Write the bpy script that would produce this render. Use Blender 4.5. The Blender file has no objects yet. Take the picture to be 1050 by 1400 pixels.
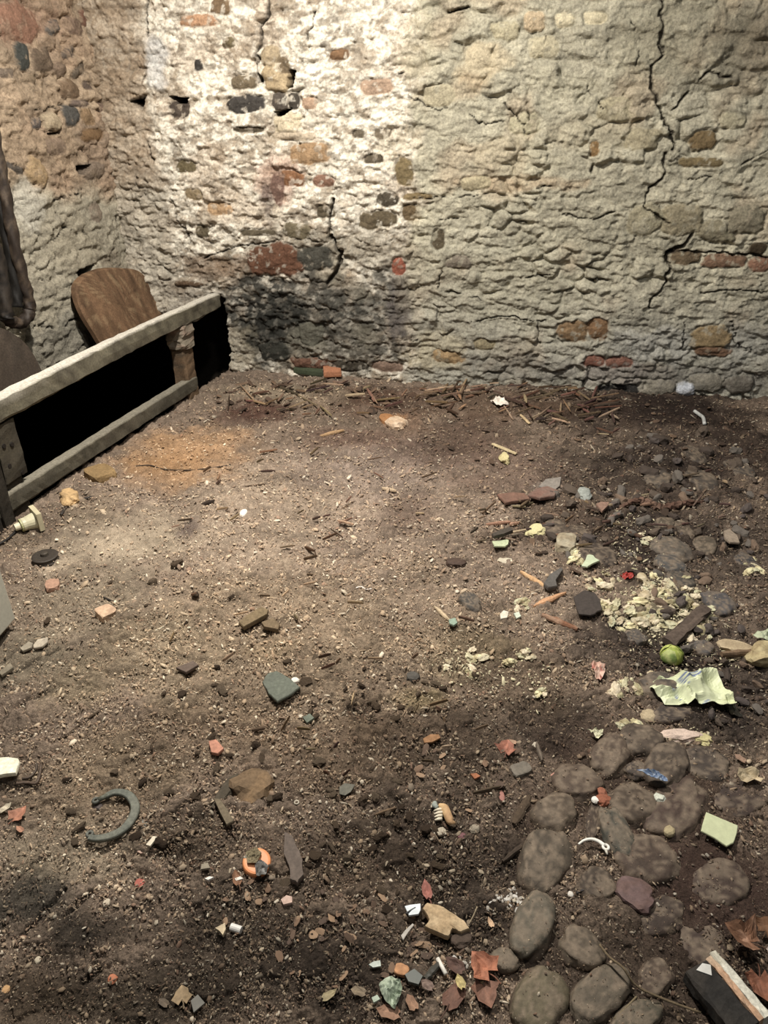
import bpy, bmesh, math, random
import numpy as np
from mathutils import Vector, Matrix

random.seed(7)
RNG = np.random.default_rng(11)
SC = bpy.context.scene
COL = SC.collection

# ------------------------------------------------------------------ camera, light, exposure
F = 1011.0                      # focal length in pixels of the 1050 x 1400 frame
PITCH = math.radians(30.0)
CAM_H = 1.5
cam_data = bpy.data.cameras.new('camera')
cam_data.sensor_fit = 'VERTICAL'
cam_data.sensor_height = 36.0
cam_data.lens = 36.0 * F / 1400.0
cam_data.clip_start = 0.02
cam = bpy.data.objects.new('camera', cam_data)
cam.location = (0, 0, CAM_H)
cam.rotation_euler = (math.pi / 2 - PITCH, 0, 0)
COL.objects.link(cam)
SC.camera = cam

world = bpy.data.worlds.new('world')
SC.world = world
world.use_nodes = True
bg = world.node_tree.nodes['Background']
bg.inputs[0].default_value = (0.92, 0.97, 1.0, 1)
bg.inputs[1].default_value = 0.10

def add_light(name, kind, loc, aim, energy, color, **kw):
    d = bpy.data.lights.new(name, kind)
    d.energy = energy
    d.color = color
    for k, v in kw.items():
        setattr(d, k, v)
    o = bpy.data.objects.new(name, d)
    o.location = loc
    if aim is not None:
        o.rotation_euler = (Vector(aim) - Vector(loc)).to_track_quat('-Z', 'Y').to_euler()
    COL.objects.link(o)
    return o

# the bulb that hangs in front of the wall, above the frame, and an added fill light high above the camera
add_light('hanging_lamp', 'SPOT', (-0.48, 2.25, 2.80), (-0.25, 3.1, 0.2), 500, (1.0, 0.935, 0.84),
          spot_size=math.radians(160), spot_blend=0.9, shadow_soft_size=0.04)
add_light('fill_light', 'POINT', (0.35, 0.9, 3.1), None, 95, (1.0, 0.94, 0.86), shadow_soft_size=0.10)

SC.view_settings.view_transform = 'Standard'
SC.view_settings.look = 'None'
SC.view_settings.gamma = 1.0
SC.view_settings.use_curve_mapping = False
SC.view_settings.exposure = 0.1

# ------------------------------------------------------------------ helpers
def lin(c):
    c = np.asarray(c, float) / 255.0
    c = c * 0.80 + 0.20 * c.mean(-1, keepdims=True)      # everything here is greyed by dust
    return np.where(c <= 0.04045, c / 12.92, ((c + 0.055) / 1.055) ** 2.4)

def ray(px, py):
    u, v = (px - 525.0) / F, (700.0 - py) / F
    return np.array([u, math.cos(PITCH) + v * math.sin(PITCH), -math.sin(PITCH) + v * math.cos(PITCH)])

def hit(px, py, p, n):
    d = ray(px, py)
    t = ((p[0]) * n[0] + (p[1]) * n[1] + (p[2] - CAM_H) * n[2]) / (d @ np.asarray(n, float))
    return np.array([0, 0, CAM_H]) + t * d, t

def at(px, py, z=0.0):
    """the point of the ground (at height z) seen at a place of the photograph"""
    return hit(px, py, (0, 0, z), (0, 0, 1))[0]

def scale_at(px, py):
    return hit(px, py, (0, 0, 0), (0, 0, 1))[1] / F

def _hash(ix, iy, seed):
    h = (ix.astype(np.int64) * 374761393 + iy.astype(np.int64) * 668265263 + seed * 1442695041) & 0x7fffffff
    h = ((h ^ (h >> 13)) * 1274126177) & 0x7fffffff
    h = ((h ^ (h >> 16)) * 2246822519) & 0x7fffffff
    return ((h ^ (h >> 15)) & 0xffffff) / float(0xffffff)

def vnoise(x, y, seed=0):
    ix, iy = np.floor(x), np.floor(y)
    fx, fy = x - ix, y - iy
    fx = fx * fx * fx * (fx * (fx * 6 - 15) + 10)
    fy = fy * fy * fy * (fy * (fy * 6 - 15) + 10)
    a, b = _hash(ix, iy, seed), _hash(ix + 1, iy, seed)
    c, d = _hash(ix, iy + 1, seed), _hash(ix + 1, iy + 1, seed)
    return (a + (b - a) * fx) * (1 - fy) + (c + (d - c) * fx) * fy

def fbm(x, y, freq, octv=4, seed=0, gain=0.5):
    s, amp, tot = 0, 1.0, 0.0
    for i in range(octv):
        ang = 0.6 * i + 0.3
        xr, yr = x * math.cos(ang) - y * math.sin(ang), x * math.sin(ang) + y * math.cos(ang)
        s = s + amp * vnoise(xr * freq + 17.3 * i, yr * freq + 5.1 * i, seed + i * 31)
        tot += amp
        amp *= gain
        freq *= 2.03
    return s / tot

def ridged(x, y, freq, octv=3, seed=0):
    s, amp, tot = 0, 1.0, 0.0
    for i in range(octv):
        s = s + amp * (1 - np.abs(2 * vnoise(x * freq + 3.7 * i, y * freq - 9.1 * i, seed + 57 * i) - 1))
        tot += amp
        amp *= 0.5
        freq *= 2.1
    return s / tot

def sstep(a, b, x):
    t = np.clip((x - a) / (b - a), 0, 1)
    return t * t * (3 - 2 * t)

def voronoi(x, y, w, h, seed, jit=0.8):
    """course-like cells: returns F1, F2 (in cell units) and a random value per cell"""
    gy = y / h
    best = np.full(x.shape, 9.0)
    sec = np.full(x.shape, 9.0)
    cid = np.zeros(x.shape)
    cy0 = np.floor(gy)
    for dy in (-1, 0, 1):
        cy = cy0 + dy
        shift = _hash(cy, cy * 0, seed + 5) * 1.0
        gx = x / w + shift
        cx0 = np.floor(gx)
        for dx in (-1, 0, 1):
            cx = cx0 + dx
            sx = cx + 0.5 + (_hash(cx, cy, seed) - 0.5) * jit
            sy = cy + 0.5 + (_hash(cx, cy, seed + 1) - 0.5) * jit * 0.6
            d = np.sqrt((gx - sx) ** 2 + (gy - sy) ** 2)
            r = _hash(cx, cy, seed + 2)
            closer = d < best
            sec = np.where(closer, best, np.minimum(sec, d))
            cid = np.where(closer, r, cid)
            best = np.where(closer, d, best)
    return best, sec, cid

def seg_dist(x, y, pts):
    d = np.full(x.shape, 9.0)
    for (x0, y0), (x1, y1) in zip(pts[:-1], pts[1:]):
        vx, vy = x1 - x0, y1 - y0
        t = np.clip(((x - x0) * vx + (y - y0) * vy) / max(vx * vx + vy * vy, 1e-12), 0, 1)
        d = np.minimum(d, np.hypot(x - x0 - t * vx, y - y0 - t * vy))
    return d

def in_poly(x, y, pts):
    ins = np.zeros(x.shape, bool)
    n = len(pts)
    for i in range(n):
        x0, y0 = pts[i]
        x1, y1 = pts[(i + 1) % n]
        if y0 == y1:
            continue
        c = ((y0 > y) != (y1 > y)) & (x < (x1 - x0) * (y - y0) / (y1 - y0) + x0)
        ins ^= c
    return ins

# ---- materials
MATS = {}
def nodes_of(m):
    m.use_nodes = True
    nt = m.node_tree
    return nt, nt.nodes, nt.links

def mat_attr(name, rough=0.9, noise_scale=120.0, var=0.35, bump=0.25, bump_scale=220.0, bdist=0.004, spec=0.3, metal=0.0):
    """a surface whose own colour is stored on the mesh, broken up by fine grain"""
    if name in MATS:
        return MATS[name]
    m = bpy.data.materials.new(name)
    nt, N, L = nodes_of(m)
    b = N['Principled BSDF']
    b.inputs['Roughness'].default_value = rough
    b.inputs['Specular IOR Level'].default_value = spec
    b.inputs['Metallic'].default_value = metal
    at_ = N.new('ShaderNodeAttribute'); at_.attribute_name = 'Col'
    tc = N.new('ShaderNodeTexCoord')
    no = N.new('ShaderNodeTexNoise'); no.inputs['Scale'].default_value = noise_scale; no.inputs['Detail'].default_value = 5; no.inputs['Roughness'].default_value = 0.65
    L.new(tc.outputs['Object'], no.inputs['Vector'])
    mr = N.new('ShaderNodeMapRange'); mr.inputs[1].default_value = 0.25; mr.inputs[2].default_value = 0.75
    mr.inputs[3].default_value = 1 - var; mr.inputs[4].default_value = 1 + var
    L.new(no.outputs['Fac'], mr.inputs[0])
    mx = N.new('ShaderNodeVectorMath'); mx.operation = 'SCALE'
    L.new(at_.outputs['Color'], mx.inputs[0]); L.new(mr.outputs[0], mx.inputs['Scale'])
    L.new(mx.outputs[0], b.inputs['Base Color'])
    if bump:
        nb = N.new('ShaderNodeTexNoise'); nb.inputs['Scale'].default_value = bump_scale; nb.inputs['Detail'].default_value = 6; nb.inputs['Roughness'].default_value = 0.7
        L.new(tc.outputs['Object'], nb.inputs['Vector'])
        bp = N.new('ShaderNodeBump'); bp.inputs['Strength'].default_value = bump; bp.inputs['Distance'].default_value = bdist
        L.new(nb.outputs['Fac'], bp.inputs['Height']); L.new(bp.outputs[0], b.inputs['Normal'])
    MATS[name] = m
    return m

M_WALL = mat_attr('limewashed_rubble', 0.95, 85, 0.42, 1.0, 110, 0.008, 0.15)
M_SOIL = mat_attr('soil_and_litter', 0.95, 260, 0.68, 1.0, 240, 0.006, 0.15)
M_LITTER = mat_attr('litter_flakes', 0.85, 300, 0.3, 0.0, 100, 0.002, 0.25)
M_STONE = mat_attr('stone', 0.75, 90, 0.32, 0.6, 140, 0.003, 0.35)
M_WOOD = mat_attr('wood', 0.85, 110, 0.38, 0.6, 170, 0.003, 0.2)
M_LEAF = mat_attr('dry_leaf', 0.7, 140, 0.3, 0.4, 200, 0.002, 0.35)
M_PLASTIC = mat_attr('dusty_plastic', 0.5, 90, 0.12, 0.15, 150, 0.001, 0.45)
M_IRON = mat_attr('old_iron', 0.6, 150, 0.4, 0.6, 260, 0.002, 0.5, 0.25)
M_FOAM = mat_attr('crumbling_foam', 0.95, 200, 0.25, 0.7, 220, 0.004, 0.1)

def mesh_obj(name, verts, faces, mat, col=None, parent=None, smooth=False):
    """verts Nx3, faces list (or Mx4 array), col one colour (0-255) or an Nx3 array of linear colours"""
    me = bpy.data.meshes.new(name)
    verts = np.asarray(verts, np.float32)
    if isinstance(faces, np.ndarray):
        nf, k = faces.shape
        me.vertices.add(len(verts)); me.vertices.foreach_set('co', verts.ravel())
        me.loops.add(nf * k); me.loops.foreach_set('vertex_index', faces.ravel().astype(np.int32))
        me.polygons.add(nf)
        me.polygons.foreach_set('loop_start', np.arange(0, nf * k, k, dtype=np.int32))
        me.update(calc_edges=True)
    else:
        me.from_pydata([tuple(map(float, v)) for v in verts], [], [tuple(int(i) for i in f) for f in faces])
        me.update()
    if col is None:
        col = (128, 128, 128)
    col = np.asarray(col, float)
    if col.ndim == 1:
        col = np.tile(lin(col), (len(verts), 1))
    rgba = np.ones((len(verts), 4), np.float32)
    rgba[:, :3] = col
    a = me.color_attributes.new('Col', 'FLOAT_COLOR', 'POINT')
    a.data.foreach_set('color', rgba.ravel())
    if smooth:
        me.polygons.foreach_set('use_smooth', np.ones(len(me.polygons), bool))
    me.materials.append(mat)
    o = bpy.data.objects.new(name, me)
    COL.objects.link(o)
    if parent is not None:
        o.parent = parent
    return o

def tag(o, label, cat, group=None, kind=None):
    o['label'] = label
    o['category'] = cat
    if group:
        o['group'] = group
    if kind:
        o['kind'] = kind
    return o

def empty(name, loc):
    o = bpy.data.objects.new(name, None)
    o.empty_display_size = 0.05
    o.location = loc
    COL.objects.link(o)
    return o

def grid_faces(nr, nc):
    i = np.arange(nr * nc).reshape(nr, nc)
    return np.stack([i[:-1, :-1], i[:-1, 1:], i[1:, 1:], i[1:, :-1]], -1).reshape(-1, 4)

# ------------------------------------------------------------------ where things stand
# back wall: Y = 4.157 - 0.145 X;   left wall and manger run towards the camera
BE = np.array([1.0, -0.145, 0.0]); BE /= np.linalg.norm(BE)
BN = np.array([-0.145, -1.0, 0.0]); BN /= np.linalg.norm(BN)      # into the room
CORNER = np.array([-1.475, 4.157 + 0.145 * 1.475, 0.0])
ME_ = np.array([0.291, 0.957, 0.0]); ME_ /= np.linalg.norm(ME_)   # along the manger, away from the camera
MN = np.array([ME_[1], -ME_[0], 0.0])                              # into the room
MO = np.array([-1.454, 2.53, 0.0])                                 # manger front plane
UP = np.array([0, 0, 1.0])

def on_back(px, py, off=0.0):
    P, t = hit(px, py, CORNER + BN * off, BN)
    return (P - CORNER) @ BE, P[2]

def on_left(px, py, off=0.0):
    P, t = hit(px, py, CORNER + MN * off, MN)
    return (CORNER - P) @ ME_, P[2]       # s grows towards the camera

# ------------------------------------------------------------------ walls
def blob_params(f, px, py, rx, ry):
    c = np.array(f(px, py))
    a = np.array(f(px + rx, py)) - np.array(f(px - rx, py))
    b = np.array(f(px, py + ry)) - np.array(f(px, py - ry))
    return c, np.hypot(*a) / 2, np.hypot(*b) / 2

def build_wall(name, f, s0, s1, z0, z1, step, place, base_fn, stones, cracks, holes, blobs, seed, label):
    ss = np.arange(s0, s1 + step, step)
    zz = np.arange(z0, z1 + step, step)
    S, Z = np.meshgrid(ss, zz)
    W1 = (fbm(S, Z, 9, 3, seed + 3) - 0.5) * 0.055
    W2 = (fbm(S, Z, 9, 3, seed + 8) - 0.5) * 0.045
    F1, F2, ID = voronoi(S + W1 * 1.5, Z + W2 * 1.2, 0.185, 0.105, seed)
    G1, G2, ID2 = voronoi(S + W2 * 1.5 + 3, Z + W1, 0.115, 0.068, seed + 90)
    swap = fbm(S, Z, 2.6, 3, seed + 95) > 0.5
    edge = np.where(swap, F2 - F1, G2 - G1); ID = np.where(swap, ID, ID2)
    vis = sstep(0.36, 0.62, fbm(S, Z, 4.5, 3, seed + 97))       # where the stones show through the coat
    col, stone_amp, rough_amp = base_fn(S, Z, ID, edge)
    relief = sstep(0.0, 0.42, edge) * vis + 0.6 * (1 - vis)
    H = stone_amp * (relief - 0.5) + stone_amp * (ID - 0.5) * 1.5 * relief * vis
    H = H + rough_amp * ((fbm(S, Z, 14, 5, seed + 20, 0.62) - 0.5) * 0.050 + (ridged(S + W1, Z * 1.5, 22, 3, seed + 30) - 0.5) * 0.014)
    # scales of limewash that have come loose: little steps that catch the light
    fl = fbm(S, Z * 1.3, 26, 3, seed + 41)
    H = H + rough_amp * 0.006 * sstep(0.5, 0.53, fl) + rough_amp * 0.005 * sstep(0.60, 0.62, fl)
    H = H + (fbm(S, Z, 1.6, 2, seed + 50) - 0.5) * 0.05
    sm = fbm(S + Z * .25, Z * 2.6, 9, 4, seed + 55)
    H = H + 0.012 * sstep(0.42, 0.58, sm) + (fbm(S, Z, 60, 2, seed + 56) - .5) * 0.006
    grime = sstep(0.48, 0.30, fl)[..., None]
    col = col * (1 - 0.22 * grime * (rough_amp[..., None] if isinstance(rough_amp, np.ndarray) else 1))
    # joints hold dirt
    joint = sstep(0.10, 0.0, edge) * sstep(0.52, 0.68, fbm(S, Z, 7, 3, seed + 60)) * vis
    col = col * (1 - 0.35 * joint[..., None])
    H = H - 0.012 * joint
    for px, py, rx, ry, c, k in blobs:                       # stains and colour patches
        cc, ra, rb = blob_params(f, px, py, rx, ry)
        d = np.sqrt(((S - cc[0]) / ra) ** 2 + ((Z - cc[1]) / rb) ** 2)
        d = d + (fbm(S, Z, 13, 4, seed + int(px)) - 0.5) * 1.3
        w = sstep(1.15, 0.55, d) * k
        if sum(c) < 230:                                     # soot sits in the hollows and has worn off the high spots
            w = w * (0.60 + 0.40 * sstep(0.62, 0.44, fbm(S, Z * 1.3, 30, 4, seed + 13)))
        w = w[..., None]
        col = col * (1 - w) + lin(c) * w
    for px, py, rx, ry, rot, c, hgt in stones:               # stones whose wash has come off
        cc, ra, rb = blob_params(f, px, py, rx, ry)
        m = max(ra, rb) * 1.5
        j0, j1 = np.searchsorted(ss, [cc[0] - m, cc[0] + m]); i0, i1 = np.searchsorted(zz, [cc[1] - m, cc[1] + m])
        sl = np.s_[i0:i1, j0:j1]
        if i1 - i0 < 2 or j1 - j0 < 2:
            continue
        ds, dz = S[sl] - cc[0], Z[sl] - cc[1]
        ca, sa = math.cos(rot), math.sin(rot)
        u, v = (ds * ca + dz * sa) / ra, (-ds * sa + dz * ca) / rb
        d = (np.abs(u) ** 2.8 + np.abs(v) ** 2.8) ** (1 / 2.8) + (fbm(S[sl], Z[sl], 24, 3, seed + int(px * 3 + py)) - 0.5) * 0.55
        w = sstep(1.04, 0.90, d)
        cc_ = lin(c) * (0.75 + 0.5 * fbm(S[sl], Z[sl], 30, 3, seed + int(py))[..., None])
        flake = sstep(0.62, 0.70, fbm(S[sl], Z[sl], 34, 3, seed + 7))       # specks of wash left on the stone
        ww = (w * (1 - 0.55 * flake))[..., None]
        col[sl] = col[sl] * (1 - ww) + cc_ * ww
        ring = np.exp(-((d - 1.0) / 0.10) ** 2)
        H[sl] = H[sl] * (1 - 0.65 * w) + w * hgt * np.sqrt(np.clip(1.1 - np.clip(d, 0, 1.1), 0, 1)) - 0.008 * ring
    for width, depth, pts in cracks:
        P = [f(px, py) for px, py in pts]
        lo, hi = np.min(P, 0) - 0.05, np.max(P, 0) + 0.05
        j0, j1 = np.searchsorted(ss, [lo[0], hi[0]]); i0, i1 = np.searchsorted(zz, [lo[1], hi[1]])
        sl = np.s_[i0:i1, j0:j1]
        if i1 - i0 < 2 or j1 - j0 < 2:
            continue
        wx = (fbm(S[sl], Z[sl], 30, 3, seed + 70) - 0.5) * 0.035
        d = seg_dist(S[sl] + wx, Z[sl] + wx * 0.7, P)
        wd = width * (0.35 + 1.3 * fbm(S[sl], Z[sl], 14, 2, seed + 75))
        w = sstep(wd, wd * 0.3, d)
        if width < .0075:
            w = w * sstep(.40, .55, fbm(S[sl], Z[sl], 9, 2, seed + 77))
        H[sl] -= depth * w
        ww = (w * 0.85)[..., None]
        col[sl] = col[sl] * (1 - ww) + lin((52, 44, 36)) * ww
    if name == 'wall_back':                                  # foot of this wall recessed and coloured dark, shade at the manger's end
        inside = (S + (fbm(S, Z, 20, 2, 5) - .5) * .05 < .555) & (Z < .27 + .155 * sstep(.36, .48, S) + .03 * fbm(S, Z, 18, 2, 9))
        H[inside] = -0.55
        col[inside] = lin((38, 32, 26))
    for depth, pts in holes:
        P = [f(px, py) for px, py in pts]
        ins = in_poly(S, Z, P)
        H[ins] = -depth
        col[ins] = lin((38, 32, 26))
    V = place(S, Z, H)
    o = mesh_obj(name, V.reshape(-1, 3), grid_faces(*S.shape), M_WALL, np.clip(col, 0.004, 0.9).reshape(-1, 3), smooth=True)
    o['kind'] = 'structure'
    o['label'] = label
    o['category'] = 'wall'
    return o

def base_back(S, Z, ID, edge):
    n1 = fbm(S, Z, 3.5, 4, 101)
    n2 = fbm(S, Z, 11, 4, 111)
    n3 = fbm(S, Z, 5.5, 4, 121)
    wash = lin((226, 218, 200)) * np.ones(S.shape + (1,))
    wash = wash * (0.80 + 0.40 * n2[..., None])
    warm = sstep(0.52, 0.70, n3)[..., None]
    wash = wash * (1 - 0.45 * warm) + lin((180, 154, 126)) * 0.45 * warm
    stone_c = lin((112, 94, 72)) * (0.55 + 0.9 * ID[..., None])
    bare = (sstep(0.515, 0.595, fbm(S, Z * 1.4, 17, 5, 131, .6) + 0.12 * (ID - 0.5)) * sstep(0.03, 0.15, edge))[..., None]
    left = wash * (1 - 0.60 * bare) + stone_c * 0.60 * bare
    speck = sstep(0.56, 0.64, fbm(S, Z, 48, 3, 133))[..., None]
    left = left * (1 - 0.38 * speck) + lin((150, 128, 100)) * 0.38 * speck
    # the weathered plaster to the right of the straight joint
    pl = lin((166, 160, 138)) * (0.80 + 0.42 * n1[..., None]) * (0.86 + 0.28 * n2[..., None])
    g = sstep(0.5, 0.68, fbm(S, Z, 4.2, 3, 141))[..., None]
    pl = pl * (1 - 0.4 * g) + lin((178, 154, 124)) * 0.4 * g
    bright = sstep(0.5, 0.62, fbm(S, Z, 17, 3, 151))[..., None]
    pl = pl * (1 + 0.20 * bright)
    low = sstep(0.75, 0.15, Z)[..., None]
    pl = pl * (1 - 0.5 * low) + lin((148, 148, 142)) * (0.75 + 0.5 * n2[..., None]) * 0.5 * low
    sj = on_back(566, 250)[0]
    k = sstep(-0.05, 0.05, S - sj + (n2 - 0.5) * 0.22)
    # the strip beside the corner that was never washed
    sc = on_back(213, 180)[0]
    q = sstep(0.035, -0.035, S - sc + (n2 - 0.5) * 0.10)[..., None]
    up_ = sstep(.95, 1.15, Z + (n1 - .5) * .3)[..., None]
    tan = (lin((152, 130, 104)) * up_ + lin((166, 156, 138)) * (1 - up_)) * (0.75 + 0.5 * n2[..., None])
    left = left * (1 - 0.75 * q) + tan * 0.75 * q
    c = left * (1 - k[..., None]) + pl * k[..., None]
    return c, 0.006 + 0.012 * k, 0.80 - 0.28 * k

def base_left(S, Z, ID, edge):
    n1 = fbm(S, Z, 3.5, 4, 201)
    n2 = fbm(S, Z, 11, 4, 211)
    top = lin((164, 142, 116)) * (0.75 + 0.5 * n2[..., None])
    warm = sstep(0.5, 0.65, n1)[..., None]
    top = top * (1 - 0.4 * warm) + lin((166, 134, 108)) * 0.4 * warm
    low = lin((158, 150, 130)) * (0.8 + 0.4 * n1[..., None]) * (0.88 + 0.24 * n2[..., None])
    k = sstep(1.12, 0.98, Z + (n1 - 0.5) * 0.3)
    bare = (sstep(0.55, 0.62, fbm(S, Z, 12, 4, 231) + 0.1 * (ID - 0.5)) * sstep(0.05, 0.2, edge) * (1 - k))[..., None]
    top = top * (1 - 0.35 * bare) + lin((112, 98, 82)) * 0.35 * bare
    c = top * (1 - k[..., None]) + low * k[..., None]
    return c, 0.012 - 0.006 * k, 0.55 - 0.12 * k

DK, BR, OL, TAN, RED = (66, 62, 58), (118, 92, 68), (104, 92, 66), (176, 154, 118), (132, 84, 62)
back_stones = [
    (337,142,27,12,0.08,DK,.012),(334,112,18,10,0,(112,98,76),.012),(339,177,23,5,0,(84,74,58),.006),(247,150,14,13,0,(78,68,60),.004),
    (271,88,6,8,0,DK,.01),(254,227,13,9,0,OL,.012),(313,58,9,8,0,OL,.01),(277,316,10,8,0,(96,86,66),.01),(378,107,20,21,0,TAN,.034),
    (370,77,13,14,0,(160,142,112),.02),(383,140,10,14,0,(82,74,66),.02),(402,138,9,13,0,(70,64,56),.01),(394,172,20,20,0,(206,190,158),.022),
    (423,210,29,14,0,(160,128,92),.012),(399,244,18,12,0,(134,92,62),.014),(444,247,15,9,0,(140,104,84),.01),(465,75,13,8,0,(124,92,64),.008),
    (512,217,15,7,0,(92,82,66),.01),(553,235,13,21,0,(120,104,72),.012),(530,272,16,10,0,(78,70,58),.012),(572,268,20,5,0,(120,102,70),.012),
    (518,300,27,12,0.1,(96,84,64),.012),(405,315,20,11,0,(108,98,76),.01),(446,288,14,10,0,(92,82,64),.008),(490,183,9,6,0,(100,90,74),.006),
    (525,182,12,8,0,(110,98,80),.006),(377,355,38,22,0,(104,70,52),.024),(430,352,25,17,0,(74,72,64),.012),(545,363,9,11,0,(150,84,64),.008),
    (380,258,9,24,0,(120,92,80),.004),(600,328,9,14,0,(88,78,60),.006),(560,290,9,12,0,(110,92,66),.006),(352,318,24,5,0,(96,86,68),.008),
    (270,28,26,9,0,(176,134,100),.008),(302,8,14,12,0,(120,98,72),.006),(515,118,26,12,0,(168,140,116),.006),(423,140,11,9,0,(172,142,116),.008),
    (400,186,30,6,0,(176,160,136),.012),(388,88,9,12,0,(108,92,70),.006),(265,265,12,8,0,(140,122,92),.006),(300,285,18,9,0,(176,142,104),.008),
    (960,192,18,15,0,(122,102,70),.012),(958,222,30,7,0,(120,104,72),.010),(970,462,27,18,0,(150,128,92),.024),(972,480,26,7,0,(124,94,72),.012),(783,452,22,14,0,(130,104,74),.016),
    (817,450,14,15,0,(132,100,70),.014),(812,492,15,9,0,(138,92,76),.01),(845,494,18,8,0,(142,98,82),.01),(612,487,22,9,0,(158,130,92),.012),(662,470,14,8,0,(150,138,108),.01),
    (1036,340,13,8,0,(70,58,42),.006),(935,352,24,10,0,(120,102,78),.012),(990,357,34,9,0,(132,102,80),.012),(1038,362,16,10,0,(146,106,84),.012),
    (627,358,18,9,0,(122,112,98),.014),(812,203,6,10,0,(134,104,66),.01),(730,30,16,14,0,(192,170,136),.024),(772,29,14,11,0,(206,194,160),.026),(813,26,17,10,0,(204,192,158),.026),
    (690,42,20,14,0,(182,172,140),.022),(742,64,24,15,0,(178,168,138),.018),(655,78,18,18,0,(182,168,138),.014),(845,532,28,8,0,(54,52,50),-.002),(900,530,24,12,0,(132,126,112),.03),
    (965,523,26,12,0,(138,132,118),.03),(1010,526,20,12,0,(112,106,96),.03),(938,532,13,10,0,(186,192,202),.036),(720,168,22,16,0,(172,164,134),.022),
    (980,315,28,16,0,(136,128,104),.026),(930,300,30,20,0,(142,132,106),.026),(880,300,24,22,0,(150,142,116),.024),(1020,300,24,20,0,(140,132,110),.026),
    (600,130,22,16,0,(168,158,130),.016),(650,250,20,10,0,(170,158,126),.018),(1000,165,18,12,0,(170,162,134),.022),(840,150,24,18,0,(168,158,128),.022),(880,190,26,16,0,(158,148,120),.022),
    (257,388,20,4,0,(92,72,54),.014),(425,497,27,8,0,(112,78,62),.012),(478,500,28,7,0,(70,64,54),.014),(530,500,24,7,0,(132,108,92),.012),(375,480,20,14,0,(52,52,46),.01),(425,455,17,16,0,(96,94,82),.014),
]
left_stones = [
    (25,30,28,26,0,(138,100,80),.006),(72,38,11,9,-.4,(96,90,84),.012),(100,36,12,12,0,(122,100,84),.012),(118,25,8,13,0,(118,84,68),.012),(167,12,18,13,0,(104,88,76),.012),
    (30,78,9,19,.1,(70,72,68),.014),(56,81,14,16,0,(104,88,72),.016),(92,72,10,7,-.4,(98,86,76),.012),(82,95,10,8,0,(126,106,88),.012),(105,97,10,7,-.5,(102,90,76),.012),
    (164,76,17,16,0,(112,96,82),.016),(154,113,10,9,0,(98,84,74),.016),(94,121,12,13,0,(120,98,76),.016),(40,107,11,6,0,(126,108,86),.01),(117,117,5,6,0,(94,80,70),.01),
    (137,146,8,9,0,(116,96,82),.014),(96,158,10,16,0,(84,82,78),.018),(118,160,9,12,0,(140,114,84),.014),(124,184,13,9,0,(124,96,66),.016),(70,166,13,13,0,(168,150,122),.03),
    (50,168,8,9,0,(92,84,80),.006),(108,141,11,5,0,(116,100,90),.012),(75,200,14,12,0,(128,108,90),.01),(8,100,12,7,0,(116,102,88),.01),(50,235,14,18,.6,(160,134,98),.026),
    (20,230,14,5,.4,(92,84,76),.004),(130,290,8,14,0,(132,118,102),.01),(125,232,16,12,0,(122,106,90),.02),
]
back_cracks = [
    (.008,.03,[(368,-4),(366,22),(357,35),(358,60),(352,70),(354,100)]),(.005,.02,[(432,15),(425,40),(416,75),(410,95)]),
    (.006,.02,[(455,222),(470,250),(452,278)]),(.010,.045,[(456,272),(450,300),(453,325),(466,345),(464,365),(447,388)]),
    (.0078,.026,[(905,0),(903,60),(908,75),(888,92),(890,110),(905,155)]),(.0078,.028,[(905,155),(912,178),(926,195),(920,206)]),(.0078,.025,[(908,210),(906,244),(886,258),(880,282),(912,305)]),
    (.012,.04,[(945,322),(934,336),(910,347),(914,372)]),(.008,.03,[(912,372),(905,395),(890,408),(888,420)]),(.006,.03,[(910,346),(955,344),(1050,352)]),
    (.006,.03,[(722,112),(729,126),(723,140),(721,166)]),(.007,.03,[(557,100),(557,124)]),(.005,.02,[(560,130),(590,148),(610,150)]),(.007,.04,[(604,19),(622,14),(642,8)]),
    (.005,.02,[(735,256),(755,254),(778,258)]),(.006,.02,[(812,222),(808,236)]),(.005,.02,[(746,50),(742,62)]),(.006,.024,[(378,158),(382,190),(398,205)]),
    (.005,.02,[(200,0),(201,60),(196,130),(205,190),(212,232)]),(.006,.024,[(236,270),(246,300),(258,322),(259,345)]),(.004,.02,[(556,462),(572,464)]),
    (.006,.025,[(920,150),(965,100),(1000,106)]),(.004,.02,[(940,245),(985,240),(1050,205)]),(.005,.02,[(860,395),(868,440)]),(.004,.02,[(840,288),(812,300),(770,292)]),
    (.005,.02,[(545,100),(575,95),(600,60)]),(.004,.018,[(565,270),(640,268),(690,262)]),(.004,.018,[(600,300),(650,296),(720,305)]),(.004,.018,[(720,380),(780,372),(830,385)]),
    (.005,.02,[(960,400),(1000,396),(1050,400)]),(.004,.018,[(860,30),(875,55),(868,90)]),(.004,.018,[(440,330),(400,328),(330,335),(280,352)]),(.005,.02,[(797,520),(798,545)]),(.007,.03,[(910,520),(911,540)]),
    (.004,.02,[(575,400),(620,398),(660,410)]),(.004,.02,[(640,440),(690,432),(745,440)]),(.004,.02,[(600,440),(598,400),(604,370)]),(.004,.02,[(1000,440),(1005,470),(1030,480)]),
    (.004,.018,[(935,440),(933,480)]),(.004,.018,[(735,440),(738,470)]),(.004,.02,[(690,140),(720,175),(725,190)]),(.004,.02,[(800,120),(830,150),(835,180)]),(.004,.02,[(640,155),(662,170),(690,165)]),
]
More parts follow.
